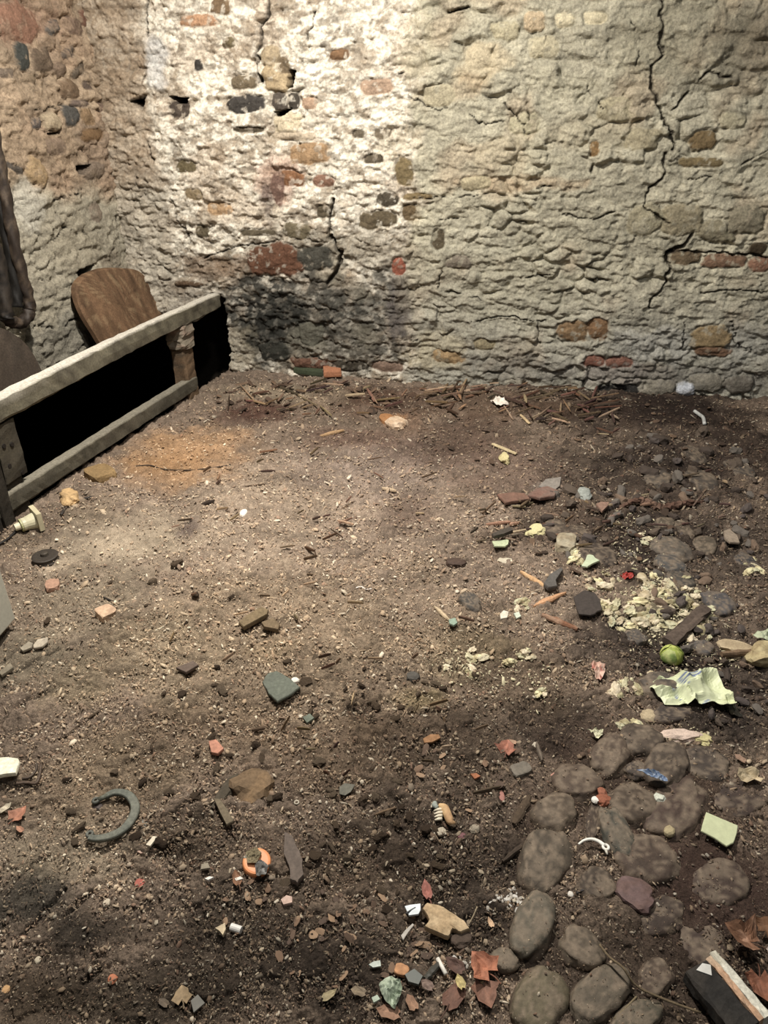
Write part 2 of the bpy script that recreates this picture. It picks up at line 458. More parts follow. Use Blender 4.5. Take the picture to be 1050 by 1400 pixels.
left_cracks = [
    (.006,.03,[(136,180),(148,225),(154,270),(164,330)]),(.006,.03,[(72,275),(95,268),(118,256)]),(.005,.025,[(48,334),(72,326),(90,312),(106,310),(118,322),(129,358)]),
    (.004,.02,[(88,315),(80,300),(75,290)]),(.005,.02,[(34,152),(60,150),(90,144),(120,146)]),(.005,.025,[(20,455),(48,446),(75,448),(108,432)]),(.004,.02,[(108,0),(108,52)]),
    (.004,.02,[(62,182),(82,183)]),(.004,.02,[(140,60),(138,110),(130,130)]),(.004,.018,[(60,500),(90,488),(110,470)]),
]
back_holes = [(.10,[(175,138),(201,129),(196,152),(186,144)]),(.10,[(233,132),(259,133),(257,141),(243,141)]),(.09,[(352,100),(358,104),(360,114),(354,112)]),
              (.10,[(396,95),(406,96),(401,119),(394,121)]),(.08,[(376,153),(402,147),(388,158),(378,160)])]
left_holes = [(.10,[(158,141),(180,138),(176,146)]),(.08,[(103,228),(124,224),(108,241)]),(.09,[(101,371),(126,361),(118,380),(112,385)]),(.05,[(59,180),(70,183),(83,178),(76,184),(66,185)])]
SOOT, SOOT2 = (46, 46, 42), (66, 64, 58)
back_blobs = [
    (300,365,60,22,(116,92,70),.75),(430,340,120,30,(104,96,80),.55),(350,420,70,58,SOOT,.95),(430,415,80,62,SOOT2,.9),(385,440,60,50,SOOT,.9),(470,430,50,60,SOOT2,.75),(525,425,44,66,SOOT2,.85),(545,410,16,60,(84,78,76),.8),
    (365,475,45,40,SOOT,.9),(480,480,70,32,(62,58,50),.8),(420,470,30,24,(110,106,92),.6),(500,455,20,20,(120,114,98),.5),(455,365,30,26,(150,142,122),.45),(490,395,22,18,(132,126,110),.5),
    (320,480,36,34,(150,140,118),.6),(270,420,40,40,(110,98,84),.6),(520,340,60,26,(140,130,112),.5),(560,380,22,70,(150,140,120),.4),
    (600,480,44,30,(178,164,130),.5),(700,400,100,90,(150,146,126),.4),(620,410,50,60,(158,152,134),.4),(830,505,60,20,(148,132,126),.4),(700,500,90,18,(120,116,108),.6),(900,515,150,20,(120,116,110),.6),
    (380,250,30,40,(172,128,108),.5),(365,270,9,36,(70,60,62),.6),(660,90,40,30,(198,172,130),.35),(640,120,30,20,(176,150,116),.35),(570,60,30,60,(176,168,140),.5),
    (950,60,110,60,(126,118,96),.45),(1020,60,60,60,(104,96,80),.5),(700,250,90,12,(168,138,104),.5),(800,180,90,30,(160,146,116),.3),(690,480,60,26,(146,132,112),.3),
    (900,470,60,26,(172,172,168),.4),(1010,470,40,30,(166,166,162),.35),(640,330,60,30,(176,172,152),.35),(700,220,60,40,(176,168,140),.35),(820,330,50,40,(134,130,112),.35),(880,60,50,60,(150,144,120),.35),(770,120,60,30,(178,172,146),.4),(945,140,50,16,(180,174,152),.4),
    (215,80,18,40,(198,200,200),.6),(545,200,30,50,(196,182,152),.4),
]
left_blobs = [(20,20,60,40,(150,116,96),.5),(60,210,60,40,(142,120,96),.5),(130,210,30,40,(132,114,96),.5),(40,280,25,40,(186,182,168),.6),(80,470,60,40,(122,118,106),.7),(60,380,60,50,(160,152,132),.5),(100,330,40,40,(150,140,118),.4),(150,380,30,40,(120,106,88),.5),
              (165,60,16,80,(150,130,108),.4)]

def place_back(S, Z, H):
    return CORNER + S[..., None] * BE + Z[..., None] * UP + H[..., None] * BN

def place_left(S, Z, H):
    return CORNER - S[..., None] * ME_ + Z[..., None] * UP + H[..., None] * MN

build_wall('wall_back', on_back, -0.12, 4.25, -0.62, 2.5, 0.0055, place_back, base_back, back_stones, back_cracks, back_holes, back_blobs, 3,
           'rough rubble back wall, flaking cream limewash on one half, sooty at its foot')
build_wall('wall_left', on_left, -0.12, 3.2, 0.24, 2.5, 0.0075, place_left, base_left, left_stones, left_cracks, left_holes, left_blobs, 23,
           'tan rubble side wall behind the manger, plastered lower down')

# hollow behind the manger, its near-black colour standing in for shade
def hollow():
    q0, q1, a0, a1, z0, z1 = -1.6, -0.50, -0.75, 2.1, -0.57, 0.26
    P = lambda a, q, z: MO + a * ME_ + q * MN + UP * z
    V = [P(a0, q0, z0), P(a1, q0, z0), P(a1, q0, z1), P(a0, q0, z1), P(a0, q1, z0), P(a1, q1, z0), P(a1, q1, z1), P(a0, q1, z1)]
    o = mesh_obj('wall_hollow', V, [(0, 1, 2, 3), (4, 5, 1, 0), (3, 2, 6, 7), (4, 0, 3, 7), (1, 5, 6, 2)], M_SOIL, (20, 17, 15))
    o['kind'] = 'structure'; o['label'] = 'hollow under the side wall behind the manger rails, coloured black for shade'; o['category'] = 'hollow'
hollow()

# ------------------------------------------------------------------ floor
def world_blob(px, py, rx, ry):
    c = at(px, py)
    a = at(px + rx, py) - at(px - rx, py)
    b = at(px, py + ry) - at(px, py - ry)
    return c, np.hypot(a[0], a[1]) / 2, np.hypot(b[0], b[1]) / 2

# px, py, rx, ry, colour, strength, height, smoothness (0 littered, 1 trodden smooth)
floor_blobs = [
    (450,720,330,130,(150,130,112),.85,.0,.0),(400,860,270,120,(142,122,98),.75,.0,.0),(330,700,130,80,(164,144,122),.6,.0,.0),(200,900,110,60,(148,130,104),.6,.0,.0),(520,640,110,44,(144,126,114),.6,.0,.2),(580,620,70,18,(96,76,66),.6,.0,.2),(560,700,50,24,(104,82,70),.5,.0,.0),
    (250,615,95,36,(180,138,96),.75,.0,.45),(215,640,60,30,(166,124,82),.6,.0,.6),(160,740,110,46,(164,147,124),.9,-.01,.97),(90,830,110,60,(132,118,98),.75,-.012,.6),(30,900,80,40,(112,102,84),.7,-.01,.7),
    (255,725,20,16,(104,88,82),.8,.006,.5),(100,930,60,40,(120,106,82),.5,.0,.2),
    (350,567,64,15,(84,54,44),.85,.01,.0),(520,548,95,20,(84,58,44),.8,.015,.0),(490,600,80,16,(98,70,58),.6,.0,.2),(640,600,75,34,(86,66,55),.75,.0,.5),(560,580,30,14,(120,84,60),.4,.01,.0),
    (380,540,90,18,(150,134,110),.6,.02,.0),(540,575,14,8,(190,130,74),.6,.0,.0),(700,640,90,36,(112,90,78),.6,.0,.5),
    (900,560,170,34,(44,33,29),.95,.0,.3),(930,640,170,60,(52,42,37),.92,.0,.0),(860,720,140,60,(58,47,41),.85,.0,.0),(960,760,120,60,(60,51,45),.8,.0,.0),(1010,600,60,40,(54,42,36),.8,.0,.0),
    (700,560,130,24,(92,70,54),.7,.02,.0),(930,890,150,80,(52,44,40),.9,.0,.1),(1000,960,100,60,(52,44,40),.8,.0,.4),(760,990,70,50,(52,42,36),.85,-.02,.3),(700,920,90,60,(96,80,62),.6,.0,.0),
    (600,1000,110,80,(66,53,41),.75,.0,.0),(450,1030,120,70,(92,74,56),.6,.0,.0),(300,1010,130,60,(112,92,70),.5,.0,.0),(130,1060,130,60,(126,108,84),.6,.0,.2),(90,1170,110,50,(142,128,106),.7,.0,.6),
    (50,1235,90,40,(70,66,58),.85,.0,.8),(125,1272,64,36,(52,46,39),.9,.02,.85),(235,1160,44,14,(76,62,50),.8,.012,.2),(180,1370,140,60,(52,45,36),.85,.0,.6),(60,1360,90,50,(66,54,40),.7,.0,.4),(330,1300,130,90,(50,42,34),.85,.0,.1),(480,1340,120,80,(45,37,31),.85,.0,.2),
    (480,1180,150,80,(68,55,43),.75,.0,.0),(250,1150,90,50,(72,60,47),.7,.0,.0),(600,1140,110,80,(54,44,36),.85,.0,.0),(640,1260,90,60,(48,40,34),.85,.0,.0),(700,1180,60,50,(50,41,35),.85,-.01,.0),
    (900,1100,180,110,(70,55,46),.9,.0,.85),(960,1230,150,90,(68,51,44),.95,.0,.95),(860,1330,160,80,(66,54,45),.9,.0,.8),(1000,1330,80,80,(62,50,42),.8,.0,.2),
    (490,965,26,16,(58,44,34),.7,-.012,.0),(560,955,50,16,(140,124,84),.45,.004,.0),(640,890,60,40,(128,112,82),.4,.0,.0),(370,890,40,16,(150,128,96),.4,.004,.0),
    (910,830,70,34,(150,142,110),.35,.0,.0),(760,700,60,40,(84,68,56),.6,.0,.0),(750,665,22,10,(132,122,114),.6,.0,.8),(690,740,60,20,(86,70,58),.6,.0,.0),
    (20,740,50,20,(96,82,66),.6,.0,.0),(120,700,60,24,(120,104,84),.5,.0,.0),
]
FB = [(world_blob(*b[:4]), lin(b[4]), b[5], b[6], b[7]) for b in floor_blobs]

def floor_fields(X, Y):
    """height, colour and smoothness of the ground"""
    n = fbm(X, Y, 3.0, 4, 301)
    n2 = fbm(X, Y, 16, 4, 311)
    col = lin((126, 108, 92)) * np.ones(X.shape + (1,))
    hgt = (n - 0.5) * 0.045 + (fbm(X, Y, 11, 3, 321) - 0.5) * 0.022
    smooth = np.zeros(X.shape)
    streak = fbm(X + .4 * Y, Y * 1.6 - .3 * X, 5.5, 5, 307, .6)
    wx, wy = (fbm(X, Y, 6, 3, 331) - 0.5), (fbm(X, Y, 6, 3, 341) - 0.5)
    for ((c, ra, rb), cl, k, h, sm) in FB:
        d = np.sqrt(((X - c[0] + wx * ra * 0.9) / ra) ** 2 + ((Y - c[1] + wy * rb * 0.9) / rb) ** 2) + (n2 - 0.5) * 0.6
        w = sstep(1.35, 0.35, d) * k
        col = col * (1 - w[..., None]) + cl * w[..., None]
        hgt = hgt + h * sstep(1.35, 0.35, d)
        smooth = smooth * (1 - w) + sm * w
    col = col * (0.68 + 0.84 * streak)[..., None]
    return hgt * (1 - 0.5 * smooth), col, smooth

def floor_z(x, y):
    h, _, _ = floor_fields(np.array([float(x)]), np.array([float(y)]))
    return float(h[0])

def build_floor():
    py = np.linspace(1560, 492, 960)
    Ys = np.array([at(525, p)[1] for p in py])
    Ys = Ys[Ys < 4.75]
    U = np.linspace(-0.74, 0.74, 1080)
    Y = np.repeat(Ys[:, None], len(U), 1)
    X = U[None, :] * (Y + 0.45)
    # jitter so that the grid does not show
    sp = (X[:, 1] - X[:, 0])[:, None]
    X = X + (RNG.random(X.shape) - 0.5) * sp * 0.5
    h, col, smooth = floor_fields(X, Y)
    r = 1 - 0.75 * smooth
    g = (fbm(X, Y, 55, 3, 361, 0.6) - 0.5) * 0.016 + (ridged(X, Y, 42, 3, 371) - 0.55) * 0.009
    F1, F2, ID = voronoi(X + (fbm(X, Y, 40, 2, 5) - .5) * .02, Y, 0.021, 0.017, 77, 0.95)
    lump = sstep(0.02, 0.35, F2 - F1)
    g = g + lump * (ID - 0.25) * 0.004
    C1, C2, CID = voronoi(X + (fbm(X, Y, 14, 3, 6) - .5) * .09, Y + (fbm(X, Y, 14, 3, 7) - .5) * .09, 0.075, 0.05, 79, 0.95)
    clump = sstep(0.03, 0.4, C2 - C1) * sstep(.45, .8, CID)
    g = g + clump * .012 + (fbm(X, Y, 130, 2, 363) - .5) * .006
    H = h + g * r
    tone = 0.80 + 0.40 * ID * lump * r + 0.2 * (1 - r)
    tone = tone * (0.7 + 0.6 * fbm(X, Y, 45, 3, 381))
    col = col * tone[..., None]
    # cracks and broken edges of the trodden crust
    for wd, dp, pts in ((.006, .012, [(8,1222),(30,1196),(60,1166)]), (.010, .02, [(45,1258),(70,1232),(86,1214)]), (.008, .015, [(20,1290),(40,1268),(56,1240)]), (.012, .02, [(100,1245),(112,1228),(122,1222)]), (.010, .02, [(230,1168),(252,1150),(268,1142)]),
                        (.012, .02, [(105,1345),(118,1335),(128,1328)]), (.006, .012, [(0,905),(30,880),(75,858)]), (.008, .014, [(20,915),(50,896),(80,880)]), (.008, .012, [(240,1120),(262,1100),(275,1090)]), (.010, .018, [(478,960),(498,972),(510,988)]), (.006, .01, [(0,990),(40,955),(70,940)]), (.008, .015, [(408,1342),(414,1355),(412,1372)])):
        Pw = [tuple(at(*q_)[:2]) for q_ in pts]
        lo, hi = np.min(Pw, 0) - .05, np.max(Pw, 0) + .05
        mk = (X > lo[0]) & (X < hi[0]) & (Y > lo[1]) & (Y < hi[1])
        xs, ys = X[mk], Y[mk]
        wob = (fbm(xs, ys, 30, 3, 391) - .5) * .03
        wv = sstep(wd, wd * .3, seg_dist(xs + wob, ys + wob, Pw))
        H[mk] -= dp * wv
        col[mk] = col[mk] * (1 - .5 * wv[:, None])
    # pit under the manger, sunk and coloured near-black to read as shade
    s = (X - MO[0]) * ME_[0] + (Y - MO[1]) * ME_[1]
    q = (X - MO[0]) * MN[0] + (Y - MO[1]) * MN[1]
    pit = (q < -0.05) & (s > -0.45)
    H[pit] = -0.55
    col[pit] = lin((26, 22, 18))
    V = np.stack([X, Y, H], -1)
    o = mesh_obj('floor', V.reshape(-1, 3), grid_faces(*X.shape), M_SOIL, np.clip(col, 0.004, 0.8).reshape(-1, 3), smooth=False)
    tag(o, 'earth floor of dust, rotten straw and soil, paler in its middle', 'floor', kind='structure')
build_floor()

# ------------------------------------------------------------------ shape builders
def tube(path, radii, n=10, caps=True):
    path = [np.asarray(p, float) for p in path]
    if np.isscalar(radii):
        radii = [radii] * len(path)
    V, Fc = [], []
    for i, p in enumerate(path):
        d = path[min(i + 1, len(path) - 1)] - path[max(i - 1, 0)]
        d = d / (np.linalg.norm(d) + 1e-9)
        a = np.cross(d, UP) if abs(d[2]) < 0.9 else np.cross(d, np.array([1.0, 0, 0]))
        a /= np.linalg.norm(a)
        b = np.cross(d, a)
        for k in range(n):
            t = 2 * math.pi * k / n
            V.append(p + radii[i] * (math.cos(t) * a + math.sin(t) * b))
    for i in range(len(path) - 1):
        for k in range(n):
            k2 = (k + 1) % n
            Fc.append((i * n + k, i * n + k2, (i + 1) * n + k2, (i + 1) * n + k))
    if caps:
        Fc.append(tuple(range(n - 1, -1, -1)))
        Fc.append(tuple((len(path) - 1) * n + k for k in range(n)))
    return np.array(V), Fc

def spline(pts, m=6):
    pts = [np.asarray(p, float) for p in pts]
    if len(pts) < 3:
        return [pts[0] + (pts[-1] - pts[0]) * t for t in np.linspace(0, 1, m + 1)]
    out = []
    P = [2 * pts[0] - pts[1]] + pts + [2 * pts[-1] - pts[-2]]
    for i in range(1, len(P) - 2):
        for t in np.linspace(0, 1, m, endpoint=False):
            a, b, c, d = P[i - 1], P[i], P[i + 1], P[i + 2]
            out.append(0.5 * (2 * b + (c - a) * t + (2 * a - 5 * b + 4 * c - d) * t * t + (3 * b - a - 3 * c + d) * t ** 3))
    out.append(pts[-1])
    return out

def beam(p0, p1, up, w, h, seg=26, rough=0.004, seed=0, ends=1.0, bend=0.0):
    """an old squared timber: rows of an eight-sided section with worn arrises"""
    p0, p1, up = np.asarray(p0, float), np.asarray(p1, float), np.asarray(up, float)
    d = p1 - p0
    L = np.linalg.norm(d); d /= L
    side = np.cross(d, up); side /= np.linalg.norm(side)
    up = np.cross(side, d)
    c = 0.13 * min(w, h)
    sec = [(-w/2, -h/2 + c), (-w/2, 0), (-w/2, h/2 - c), (-w/2 + c, h/2), (0, h/2), (w/2 - c, h/2), (w/2, h/2 - c), (w/2, 0), (w/2, -h/2 + c), (w/2 - c, -h/2), (0, -h/2), (-w/2 + c, -h/2)]
    n = len(sec)
    V, Fc = [], []
    rr = np.random.default_rng(seed)
    ph = rr.random(8) * 6.28
    for i in range(seg + 1):
        t = i / seg
        k = 1.0 if 0 < i < seg else ends
        for j, (a, b) in enumerate(sec):
            na = (rr.random() - 0.5) * 2 * rough + rough * math.sin(9 * t + ph[j % 8])
            nb = (rr.random() - 0.5) * 2 * rough + rough * math.sin(7 * t + ph[(j + 3) % 8])
            off = bend * math.sin(math.pi * t) + 0.4 * bend * math.sin(3.1 * math.pi * t + 1)
            V.append(p0 + d * (L * t + (rr.random() - .5) * rough * (i in (0, seg))) + side * (a * k + na) + up * (b * k + nb + off))
    for i in range(seg):
        for j in range(n):
            j2 = (j + 1) % n
            Fc.append((i * n + j, i * n + j2, (i + 1) * n + j2, (i + 1) * n + j))
    Fc.append(tuple(range(n - 1, -1, -1))); Fc.append(tuple(seg * n + j for j in range(n)))
    return np.array(V), Fc

def tint(V, c, var=0.25, freq=40, seed=0, c2=None, k2=0.5, stretch=None):
    """the mottled own colour of an old surface"""
    V = np.asarray(V, float)
    A = V[:, 0] * 1.0 + V[:, 2] * 0.7
    B = V[:, 1] * 1.0 - V[:, 2] * 0.8
    n = fbm(A, B, freq, 3, seed)
    out = lin(c) * (1 - var + 2 * var * n[:, None])
    if c2 is not None:
        w = sstep(0.5, 0.62, fbm(A, B, freq * 0.6, 3, seed + 9))[:, None] * k2
        out = out * (1 - w) + lin(c2) * w
    return np.clip(out, 0.003, 0.9)

def part(name, VF, mat, col, parent=None, smooth=False, var=0.25, freq=40, seed=0, c2=None, k2=0.5):
    V, Fc = VF
    V = np.asarray(V, float)
    if parent is not None:
        V = V - np.array(parent.location)
    o = mesh_obj(name, V, Fc, mat, tint(V, col, var, freq, seed, c2, k2), parent, smooth)
    return o

def merge(*vfs):
    V, Fc, n = [], [], 0
    for v, f in vfs:
        V.append(np.asarray(v)); Fc += [tuple(i + n for i in q) for q in f]; n += len(v)
    return np.concatenate(V), Fc

def base_obj(name, V, Fc, mat, col, smooth=False):
    """links a mesh with its origin at the foot of the thing"""
    V = np.asarray(V, float)
    o0 = np.array([V[:, 0].mean(), V[:, 1].mean(), V[:, 2].min()])
    o = mesh_obj(name, V - o0, Fc, mat, col, None, smooth)
    o.location = o0
    return o

def rock_vf(c, ax, rx, ry, rz, seed, amp=0.22, sub=3, flat=0.0, sq=2.0):
    """an irregular rounded stone about c; ax = direction of its length in the ground plane"""
    bm = bmesh.new()
    bmesh.ops.create_icosphere(bm, subdivisions=sub, radius=1.0)
    V = np.array([v.co[:] for v in bm.verts]); Fc = [tuple(v.index for v in f.verts) for f in bm.faces]
    bm.free()
    V = V / (np.abs(V) ** sq).sum(1, keepdims=True) ** (1 / sq)
    r = 1 + amp * (fbm(V[:, 0] * 1.0 + 9, V[:, 1] + V[:, 2] * 1.3 + seed, 1.3, 3, seed) - 0.5) * 2
    r += amp * 0.5 * (fbm(V[:, 2] + 4 + seed, V[:, 0] * 1.4 - V[:, 1], 2.6, 2, seed + 3) - 0.5)
    V = V * r[:, None]
    if flat:
        V[:, 2] = np.where(V[:, 2] > 1 - flat, 1 - flat + (V[:, 2] - 1 + flat) * 0.25, V[:, 2])
    ax = np.array([ax[0], ax[1], 0.0]); ax /= np.linalg.norm(ax)
    ay = np.array([-ax[1], ax[0], 0.0])
    return np.asarray(c) + V[:, :1] * rx * ax + V[:, 1:2] * ry * ay + V[:, 2:] * rz * UP, Fc

def plate_vf(outline, thick, lift=0.004, tilt=(0, 0), seed=0, rough=0.0, domed=0.0):
    """a flat shard: its outline on the ground (pixels), given a real thickness and a worn edge"""
    P = np.array([at(px, py)[:2] for px, py in outline])
    c = P.mean(0)
    z0 = floor_z(*c) + lift + .007
    rr = np.random.default_rng(seed)
    # subdivide the outline a little and break it up
    Q = []
    n = len(P)
    sz = np.abs(P - c).max()
    for i in range(n):
        a, b = P[i], P[(i + 1) % n]
        for t in (0, 0.33, 0.67):
            q = a + (b - a) * t
            Q.append(q + (rr.random(2) - 0.5) * sz * rough * (1 if t else 0.3))
    Q = np.array(Q); m = len(Q)
    rings = []
    for k, zz in ((0.97, 0.0), (1.0, 0.25), (1.0, 0.75), (0.965, 1.0), (0.55, 1.0)):
        R = c + (Q - c) * k
        zt = z0 + thick * zz + tilt[0] * (R[:, 0] - c[0]) + tilt[1] * (R[:, 1] - c[1]) + (domed if k == 0.55 else 0)
        rings.append(np.column_stack([R, zt]))
    top = np.array([[c[0], c[1], z0 + thick + domed * 1.3]])
    V = np.concatenate(rings + [top])
    Fc = [tuple(range(m - 1, -1, -1))]
    for k in range(4):
        for j in range(m):
            j2 = (j + 1) % m
            Fc.append((k * m + j, k * m + j2, (k + 1) * m + j2, (k + 1) * m + j))
    for j in range(m):
        Fc.append((4 * m + j, 4 * m + (j + 1) % m, 5 * m))
    # keep outward facing whatever the drawing order
    area = 0.5 * np.sum(Q[:, 0] * np.roll(Q[:, 1], -1) - np.roll(Q[:, 0], -1) * Q[:, 1])
    if area < 0:
        Fc = [f[::-1] for f in Fc]
    return V, Fc

def sliver_vf(p0, p1, wpx, hm=0.006, seed=0, taper=0.35, lift=0.002, raise1=0.0, seg=8):
    """a splinter of wood between two places on the ground"""
    a, b = at(*p0), at(*p1)
    a[2], b[2] = floor_z(*a[:2]) + lift + .005, floor_z(*b[:2]) + lift + .005 + raise1
    w = wpx * scale_at(*p0)
    d = b - a; L = np.linalg.norm(d); d /= L
    s = np.cross(d, UP); s /= np.linalg.norm(s)
    u = np.cross(s, d)
    rr = np.random.default_rng(seed)
    V, Fc = [], []
    for i in range(seg + 1):
        t = i / seg
        k = taper + (1 - taper) * min(1, 3.2 * t * (1.0 if seed % 2 else 1.4), 3.2 * (1 - t))
        k *= 0.85 + 0.3 * rr.random()
        off = (rr.random() - 0.5) * w * 0.15
        h = hm * (0.6 + 0.4 * k)
        for a_, b_ in ((-.5, 0), (-.5, .7), (-.12, 1), (.3, .9), (.5, .5), (.5, 0)):
            V.append(a + d * L * t + s * (a_ * w * k + off) + u * b_ * h)
    n = 6
    for i in range(seg):
        for j in range(n):
            j2 = (j + 1) % n
            Fc.append((i * n + j, (i + 1) * n + j, (i + 1) * n + j2, i * n + j2))
    Fc.append(tuple(range(n))); Fc.append(tuple(seg * n + j for j in range(n - 1, -1, -1)))
    return np.array(V), Fc

def add(name, VF, mat, col, label, cat, group=None, smooth=False, var=0.22, freq=60, c2=None, k2=0.5, seed=0):
    V, Fc = VF
    o = base_obj(name, V, Fc, mat, tint(V, col, var, freq, seed + len(V), c2, k2), smooth)
    return tag(o, label, cat, group)

# ------------------------------------------------------------------ manger along the left wall
GREYWOOD, PALEWOOD = (150, 138, 112), (120, 108, 88)
def lit_top(o, c, k):  # paints overhead light: upward faces lightened over the darker rail colour
    me = o.data
    n = len(me.vertices)
    nz = np.empty(n * 3, np.float32); me.vertices.foreach_get('normal', nz)
    a = me.color_attributes['Col']; cc = np.empty(n * 4, np.float32); a.data.foreach_get('color', cc)
    cc = cc.reshape(-1, 4); w = (sstep(.35, .8, nz.reshape(-1, 3)[:, 2]) * k)[:, None]
    cc[:, :3] = cc[:, :3] * (1 - w) + lin(c) * w
    a.data.foreach_set('color', cc.ravel())

def mp(a, q, z):
    """along the manger from its near post, out into the room, up"""
    return MO + a * ME_ + q * MN + np.array([0, 0, z])

manger = empty('manger', mp(0.9, 0, 0))
tag(manger, 'long grey timber manger frame with dark hollow beneath its top rail', 'manger')
tr_ = part('top_rail', beam(mp(-0.75, -0.03, .440), mp(1.80, -0.03, .440), UP, .058, .086, 60, .0024, 1, .92, .007), M_WOOD, (104, 98, 80), manger, var=.45, freq=36, c2=(72, 66, 54), k2=.8)
lit_top(tr_, (206, 200, 186), .75)
br_ = part('bottom_rail', beam(mp(-0.10, -0.04, .075), mp(1.47, -0.04, .060), UP, .052, .075, 50, .0018, 2, .95, .003), M_WOOD, (78, 73, 61), manger, var=.45, freq=36, c2=(104, 98, 82), k2=.5)
lit_top(br_, (150, 143, 126), .6)
# far post: a worn post with a lump of mortar under the rail
part('post', beam(mp(1.43, -.06, -.08), mp(1.425, -.065, .40), ME_, .085, .105, 22, .0022, 61, 1.0, .002), M_WOOD, (104, 82, 60), manger, var=.5, freq=40, c2=(70, 61, 50), k2=.7)
part('mortar_collar', beam(mp(1.425, -.06, .275), mp(1.425, -.055, .402), ME_, .105, .13, 10, .005, 62, .9), M_STONE, (118, 108, 92), manger, var=.4, freq=60, c2=(134, 104, 88), k2=.6)
# near post: two planks with bolt holes
near = empty('x', (0, 0, 0)); bpy.data.objects.remove(near)
p = part('post', beam(mp(.02, -.07, -.06), mp(.02, -.07, .40), ME_, .07, .20, 10, .003, 5), M_WOOD, (46, 41, 34), manger, var=.4, freq=30, c2=(66, 59, 48), k2=.6)
part('upper_plate', beam(mp(.075, -.028, .15), mp(.075, -.028, .385), ME_, .016, .115, 8, .002, 6), M_WOOD, (58, 53, 44), manger, var=.4, freq=30, c2=(82, 75, 60), k2=.5)
for a_, z_ in ((.05, .30), (.09, .29), (.05, .215), (.03, .11), (.105, .16)):
    hv = tube([mp(a_, -.034 if z_ > .15 else -.040, z_), mp(a_, -.017 if z_ > .15 else -.030, z_)], [.010, .009], 10)
    part('bolt', hv, M_IRON, (30, 26, 24), manger)
part('end_board', beam(mp(-.13, -.02, -.05), mp(-.13, -.02, .40), ME_, .05, .10, 10, .003, 7), M_WOOD, (38, 33, 28), manger, var=.35, freq=30)
part('end_plank', beam(mp(-.035, -.012, .0), mp(-.035, -.012, .26), ME_, .018, .055, 8, .002, 8), M_WOOD, (48, 43, 36), manger, var=.35, freq=30)
# added sloping boards, out of sight, keeping lamp light out of the hollow
tb0 = [mp(a, -.10, .405) for a in np.linspace(-.75, 1.80, 5)]
for k in range(3):
    q0 = -.085 - k * .15
    part('shade_board', beam(mp(-.75, q0 - .075, .375 - k * .05), mp(1.78, q0 - .075, .375 - k * .05), UP - MN * .33, .158, .02, 20, .002, 30 + k), M_WOOD, (64, 54, 44), manger, var=.3)

# ---- things behind the manger
def left_pts(pts, off):
    return [hit(px, py, CORNER + MN * off, MN)[0] for px, py in pts]

def slab_vf(pts, off_top, off_bot, thick, seed=0):
    """a board leaning on the left wall; outline in the photograph, thickness towards the room"""
    P0 = left_pts(pts, .5 * (off_top + off_bot))
    zt, zb = max(p[2] for p in P0), min(p[2] for p in P0)
    P = [p + MN * ((off_bot + (off_top - off_bot) * (p[2] - zb) / (zt - zb)) - .5 * (off_top + off_bot)) for p in P0]
    P = spline(P + [P[0]], 8)[:-1]
    P = np.array(P); c = P.mean(0); n = len(P)
    rings = [c + (P - c) * .98, P + MN * thick * .15, P + MN * thick * .8] + [c + (P - c) * k + MN * thick for k in (.97, .9, .83, .76, .69, .62, .55, .48, .41, .34, .27, .2, .13, .06)]
    R_ = len(rings) - 1
    V = np.concatenate(rings + [[c + MN * thick]])
    Fc = [tuple(range(n))]
    for k in range(R_):
        for j in range(n):
            j2 = (j + 1) % n
            Fc.append((k * n + j, (k + 1) * n + j, (k + 1) * n + j2, k * n + j2))
    for j in range(n):
        Fc.append((R_ * n + j, (R_ + 1) * n, R_ * n + (j + 1) % n))
    return V, Fc

board = slab_vf([(124,376),(146,368),(172,367),(192,371),(203,388),(210,412),(213,436),(214,450),(190,464),(155,480),(132,484),(117,452),(108,425),(106,400),(112,386)], .035, .16, .04)
V, Fc = board
P = V
grain = fbm(P @ ME_ + P[:, 2] * .25, P[:, 2] * .12, 55, 3, 4)
cb = lin((108, 80, 56)) * (.30 + 1.3 * grain[:, None])
wk = (sstep(.60, .70, fbm(P @ ME_ + P[:, 2] * .25, P[:, 2] * .2, 70, 2, 8)) * .3)[:, None]
cb = cb * (1 - wk) + lin((170, 142, 104)) * wk
edge_w = sstep(.02, .10, (P @ ME_).max() - P @ ME_)
o = base_obj('wooden_lid', V, Fc, M_WOOD, cb)
tag(o, 'brown round-shouldered wooden lid leaning on the wall behind the manger rail', 'lid')

low = slab_vf([(-30,450),(-8,446),(12,456),(26,474),(34,500),(38,535),(-30,560)], .06, .17, .07)
add('brown_board', low, M_WOOD, (62, 52, 43), 'dark brown rounded board behind the manger under the hanging rope', 'board', var=.35, freq=20, c2=(60, 52, 44))

rope = empty('hanging_rope', left_pts([(10, 440)], .12)[0])
tag(rope, 'heavy dark rusty-brown rope loop hanging down the side wall', 'rope')
def strand(pts, off, r, name, c, seed, c2=None):
    path = spline(left_pts(pts, off), 8)
    V, Fc = tube(path, r, 12)
    n = 12
    idx = np.arange(len(V))
    ringi, ang = idx // n, (idx % n) / n * 2 * math.pi
    # twist of the lay
    Pc = np.repeat(np.array(path), n, 0)
    amp = 1 + .16 * np.cos(3 * ang + ringi * .9)
    V = Pc + (V - Pc) * amp[:, None]
    part(name, (V, Fc), M_IRON, c, rope, smooth=True, var=.45, freq=70, seed=seed, c2=c2, k2=.6)
strand([(-22,120),(-8,190),(2,240),(11,290),(22,345),(34,390),(40,415),(38,432),(28,441),(16,440),(6,432)], .13, .026, 'outer_strand', (46, 35, 27), 3, (92, 76, 60))
strand([(-40,160),(-26,250),(-12,320),(2,380),(8,425),(10,436)], .14, .030, 'inner_strand', (26, 21, 17), 5, (60, 50, 40))
